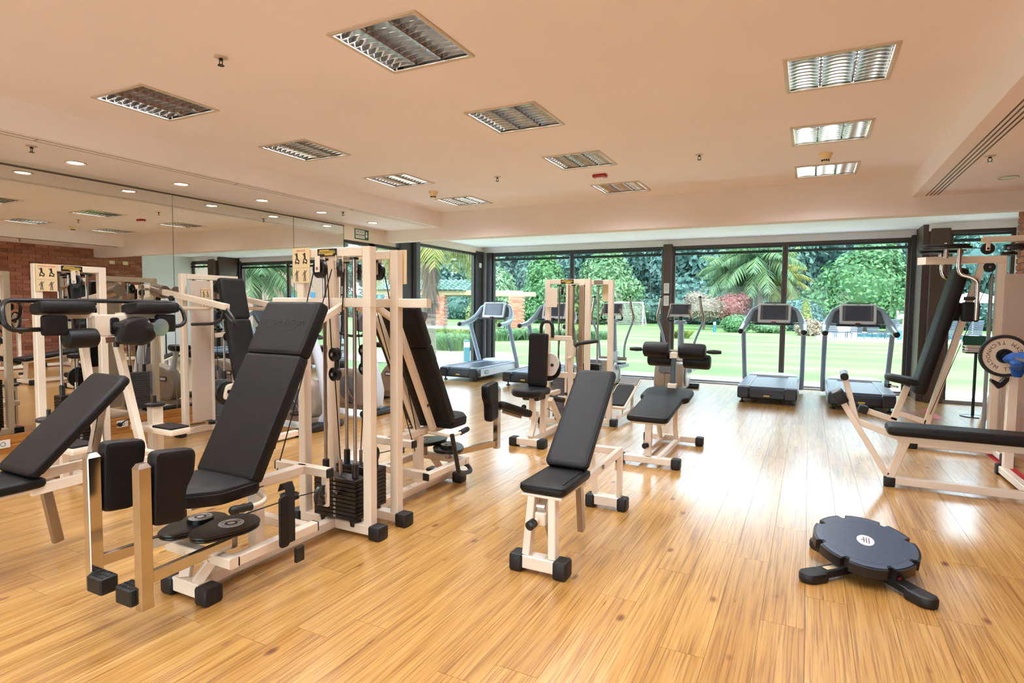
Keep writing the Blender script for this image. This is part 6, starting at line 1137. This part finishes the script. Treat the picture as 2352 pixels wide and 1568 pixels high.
palm('palm at the right of the garden palm group', (-2.6, 54, GZ), 4.0, 0.28, 22, 3.4, 'frond_lime', 35, 40)
palm('palm by the pink building, seen in the mirror', (15.0, 23.5, GZ), 3.6, 0.25, 28, 3.4, 'frond', 36, 30)
# ---- planting along the path
def clump(label, loc, r, h, m, n, seed):
    o = thing('grass_clump', label, 'plant', loc, 0, 'strap leaved clumps by the path'); rd = random.Random(seed); mb = MB()
    for _ in range(n):
        a = rd.uniform(0, 6.28); q = r*math.sqrt(rd.random())*0.7; p = Vector((q*math.cos(a), q*math.sin(a), 0)); e = Vector((math.cos(a)*rd.uniform(0.2, 0.8), math.sin(a)*rd.uniform(0.2, 0.8), 0)); w = Vector((-math.sin(a), math.cos(a), 0))*0.018; H = h*rd.uniform(0.6, 1.1); o_ = len(mb.v)
        mb.v += [tuple(p-w), tuple(p+w), tuple(p+e*h*0.35+w+Vector((0, 0, H*0.8))), tuple(p+e*h*0.9+Vector((0, 0, H*0.75))), tuple(p+e*h*0.35-w+Vector((0, 0, H*0.8)))]; mb.f.append([o_, o_+1, o_+2, o_+3, o_+4])
    mb.obj('blades', m, o, smooth=False); return o
cl = (((-12.1, 19.3), 1.0, 0.85, 'big strap leaved clump left of the blue bollard'), ((-11.0, 17.4), 0.9, 0.7, 'strap leaved clump right behind the blue bollard'), ((-13.6, 21.5), 1.1, 0.8, 'strap leaved clump below the pergola column'), ((-14.6, 25.0), 1.1, 0.7, 'strap leaved clump under the lime shrub'), ((-12.8, 24.0), 1.2, 0.6, 'strap leaved clump behind the leftmost treadmill handle'), ((-11.9, 25.5), 1.2, 0.6, 'strap leaved clump right of the corner post'), ((-10.4, 26.2), 1.2, 0.6, 'strap leaved clump between the left treadmills'), ((-9.4, 27.5), 1.0, 0.5, 'small strap leaved clump near the seated press'), ((-6.2, 31.5), 0.9, 0.5, 'low tuft on the lawn behind the cross trainer'))
for k, (p, r, h, lb) in enumerate(cl): clump(lb, (p[0], p[1], GZ), r, h, 'leaf_lime' if k in (0, 8) else 'leaf_pale', 420, 40+k)
# ---- pergola
def pergola():
    o = thing('pergola', 'brick pergola with cream beam and green tiled roof', 'pergola', (0, 0, GZ)); P = lambda mb, n, m: mb.obj(n, m, o)
    a = Vector((-22.6, 28.4, 0)); b = Vector((-15.0, 30.2, 0)); d = (b-a).normalized(); n_ = Vector((-d.y, d.x, 0)); br = None
    for t in (0.02, 0.40, 1.0):
        c = a.lerp(b, t); col = MB().box((0, 0, 1.1), (0.78, 0.58, 2.2)).obj('pillar', 'mortar', o); col.location = c; col.rotation_euler = (0, 0, math.atan2(d.y, d.x))
        for row in range(22):
            for k in range(3):
                if br is None: q = br = MB().box((0, 0, 0), (0.255, 0.62, 0.085), ch=0.008).obj('brick', 'brick', col)
                else: q = br.copy(); COL.objects.link(q); q.parent = col
                q.location = (-0.27+0.27*k + (0.04 if row % 2 else -0.02), 0, 0.06+row*0.098)
    P(MB().bar(a-d*1.5+Vector((0, 0, 2.34)), b+d*0.35+Vector((0, 0, 2.34)), 0.35, 0.28), 'beam', 'cream_beam'); P(MB().bar(a-d*1.5+n_*3+Vector((0, 0, 2.34)), b+d*0.5+n_*3+Vector((0, 0, 2.34)), 0.35, 0.28), 'beam', 'cream_beam')
    rf = MB(); e0 = a-d*2; e1 = a.lerp(b, 0.62); roof = rf.add([tuple(e0-n_*0.4+Vector((0, 0, 2.48))), tuple(e1-n_*0.4+Vector((0, 0, 2.48))), tuple(e1+n_*1.6+Vector((0, 0, 3.15))), tuple(e0+n_*1.6+Vector((0, 0, 3.15))), tuple(e0+n_*3.4+Vector((0, 0, 2.48))), tuple(e1+n_*3.4+Vector((0, 0, 2.48)))], [(0, 1, 2, 3), (3, 2, 5, 4), (0, 4, 5, 1), (1, 5, 2), (0, 3, 4)]).obj('roof', 'roof_tile', o, smooth=False)
    t0 = None; W = (e1-e0).length; nc = int(W/0.32)
    for r in range(6):
        for k in range(nc):
            p = e0 + d*(0.16+k*0.32) + n_*(-0.4+2.0*(r+0.5)/6) + Vector((0, 0, 2.50+0.67*(r+0.5)/6))
            if t0 is None: q = t0 = MB().slab([(0.13*math.cos(R(x))*1.05, 0.13*math.sin(R(x))*0.5) for x in (0, 40, 80, 100, 140, 180)], -0.19, 0.19, 0.0).obj('roof_shingle', 'roof_tile', roof)
            else: q = t0.copy(); COL.objects.link(q); q.parent = roof
            y_ = (n_*2.0+Vector((0, 0, 0.67))).normalized(); M = frame(p, d, y_.cross(-d) if False else Vector((0, 0, 1))); q.matrix_local = Matrix.Translation(p) @ Matrix(((d.x, 0, y_.x, 0), (d.y, 0, y_.y, 0), (0, 1, y_.z, 0), (0, 0, 0, 1)))
pergola()
# ---- goal, bollards, pool side
def goal():
    o = thing('football_goal', 'small white football goal on the far lawn', 'goal', (-14.3, 50.5, GZ)); w, h = 1.45, 2.05
    for s in (-1, 1): MB().cyl((s*w, 0, 0), (s*w, 0, h), 0.055, 10).obj('post', 'white_plastic', o); MB().tube([(s*w, 0, h), (s*w, 1.3, 0.05)], 0.03, 8).obj('back_stay', 'white_plastic', o)
    MB().cyl((-w, 0, h), (w, 0, h), 0.055, 10).obj('crossbar', 'white_plastic', o); m = MB()
    for k in range(25): x = -w+2*w*k/24; m.tube([(x, 0.02, h), (x, 1.3, 0.05)], 0.011, 4)
    for k in range(14): t = k/13; m.tube([(-w, 1.3*t, h-(h-0.05)*t), (w, 1.3*t, h-(h-0.05)*t)], 0.011, 4)
    m.obj('net', 'white_plastic', o)['kind'] = 'stuff'
goal()
def bollard(label, loc, s=1.0):
    o = thing('garden_bollard', label, 'bollard', loc, 0, 'blue garden bollards'); o.scale = (s, s, s)
    MB().cyl((0, 0, 0), (0, 0, 0.46), 0.085, 16).obj('post', 'bollard_blue', o); MB().cyl((0, 0, 0.46), (0, 0, 0.60), 0.08, 16).obj('lamp', 'white_plastic', o); MB().lathe([(0.001, 0.66), (0.085, 0.64), (0.09, 0.60), (0.001, 0.60)], n=16).obj('cap', 'bollard_blue', o)
bollard('blue garden bollard behind the leftmost treadmill', (-8.06, 13.3, GZ)); bollard('tiny far bollard left of the clipped bush', (-5.6, 41, GZ), 1.1); bollard('small bollard between the loungers', (4.2, 36.0, GZ), 1.2)
struct_box('pool_deck', 0.4, 16, 33.8, 48.2, GZ, GZ+0.04, 'paving', 'pale stone deck around the pool', 'deck')
struct_box('pool_water', 1.2, 14, 38.3, 44, GZ+0.04, GZ+0.06, 'pool_water', 'turquoise pool water behind the loungers', 'pool')
def lounger():
    o = thing('sun_lounger', 'x', 'sun lounger', group='grey loungers by the pool')
    for s in (-1, 1):
        MB().bar((s*0.30, -0.9, 0.30), (s*0.30, 0.75, 0.30), 0.04, 0.05).obj('side_rail', 'lounger', o)
        for y in (-0.75, 0.55): MB().bar((s*0.30, y, 0), (s*0.30, y, 0.30), 0.04, 0.04, (0, 1, 0)).obj('leg', 'lounger', o)
    for k in range(9): MB().box((0, -0.85+k*0.11, 0.325), (0.58, 0.075, 0.018)).obj('slat', 'lounger', o)
    for k in range(8): MB().box((0, 0.16+k*0.055, 0.37+k*0.095), (0.58, 0.03, 0.075)).obj('slat', 'lounger', o)
    return o
lg = lounger(); LG = ((1.25, 36.2, 150, 'grey pool lounger left of the right treadmill mast'), (2.25, 36.6, 190, 'grey pool lounger behind the right treadmill console'), (3.1, 36.3, 160, 'grey pool lounger right of the treadmill console'), (3.9, 36.8, 185, 'grey pool lounger behind the treadmill right mast'), (5.0, 36.5, 170, 'grey pool lounger beside the right window jamb'), (6.4, 36.0, 200, 'grey pool lounger under the white umbrella'), (7.4, 36.6, 175, 'grey pool lounger farthest along the side window'))
for k, (x, y, r, lb) in enumerate(LG):
    o = lg if k == 0 else dup(lg); o.location = (x, y, GZ+0.04); o.rotation_euler = (0, 0, R(r)); o['label'] = lb
def umbrella():
    o = thing('pool_umbrella', 'white sun umbrella seen through the side window', 'umbrella', (7.6, 38, GZ+0.04)); MB().cyl((0, 0, 0), (0, 0, 2.5), 0.03, 10).obj('pole', 'white_plastic', o); MB().rings([[(r*math.cos(2*math.pi*i/8), r*math.sin(2*math.pi*i/8), z) for i in range(8)] for r, z in ((1.5, 1.95), (1.5, 1.98), (0.8, 2.3), (0.05, 2.55))]).obj('canopy', 'canvas', o, smooth=False)
umbrella()
o = thing('garden_screen', 'white garden screen wall with window opening behind the pool', 'screen', (1.3, 48.6, GZ)); B(-1.0, -0.25, -0.08, 0.08, 0, 1.6).obj('panel', 'white_wall', o); B(0.6, 1.8, -0.08, 0.08, 0, 1.6).obj('panel', 'white_wall', o); B(-0.25, 0.6, -0.08, 0.08, 1.35, 1.6).obj('lintel', 'white_wall', o); B(-0.25, 0.6, -0.08, 0.08, 0, 0.5).obj('sill_panel', 'white_wall', o)
o = thing('garden_screen', 'white garden screen wall next to the window jamb', 'screen', (6.4, 48.6, GZ)); B(-1.0, 1.4, -0.08, 0.08, 0, 1.7).obj('panel', 'white_wall', o); B(-1.1, 1.5, -0.12, 0.12, 1.7, 1.8).obj('coping', 'white_wall', o)
def hut():
    o = thing('garden_building', 'pink building with blue shutter, seen in the mirror', 'building', (26, 33, GZ), -38); B(-14, 14, 0, 6, 0, 5.5).obj('wall', 'pink_wall', o, smooth=False); B(-14.5, 14.5, -0.5, 6.5, 5.5, 5.8).obj('roof', 'white_wall', o, smooth=False)
    for x in (-9, -3, 3, 9): w = B(x-1.1, x+1.1, -0.06, 0.0, 0.5, 2.6).obj('window', 'blue_panel', o); B(x-1.2, x+1.2, -0.09, -0.05, 0.38, 0.5).obj('window_sill', 'white_wall', w)
hut()
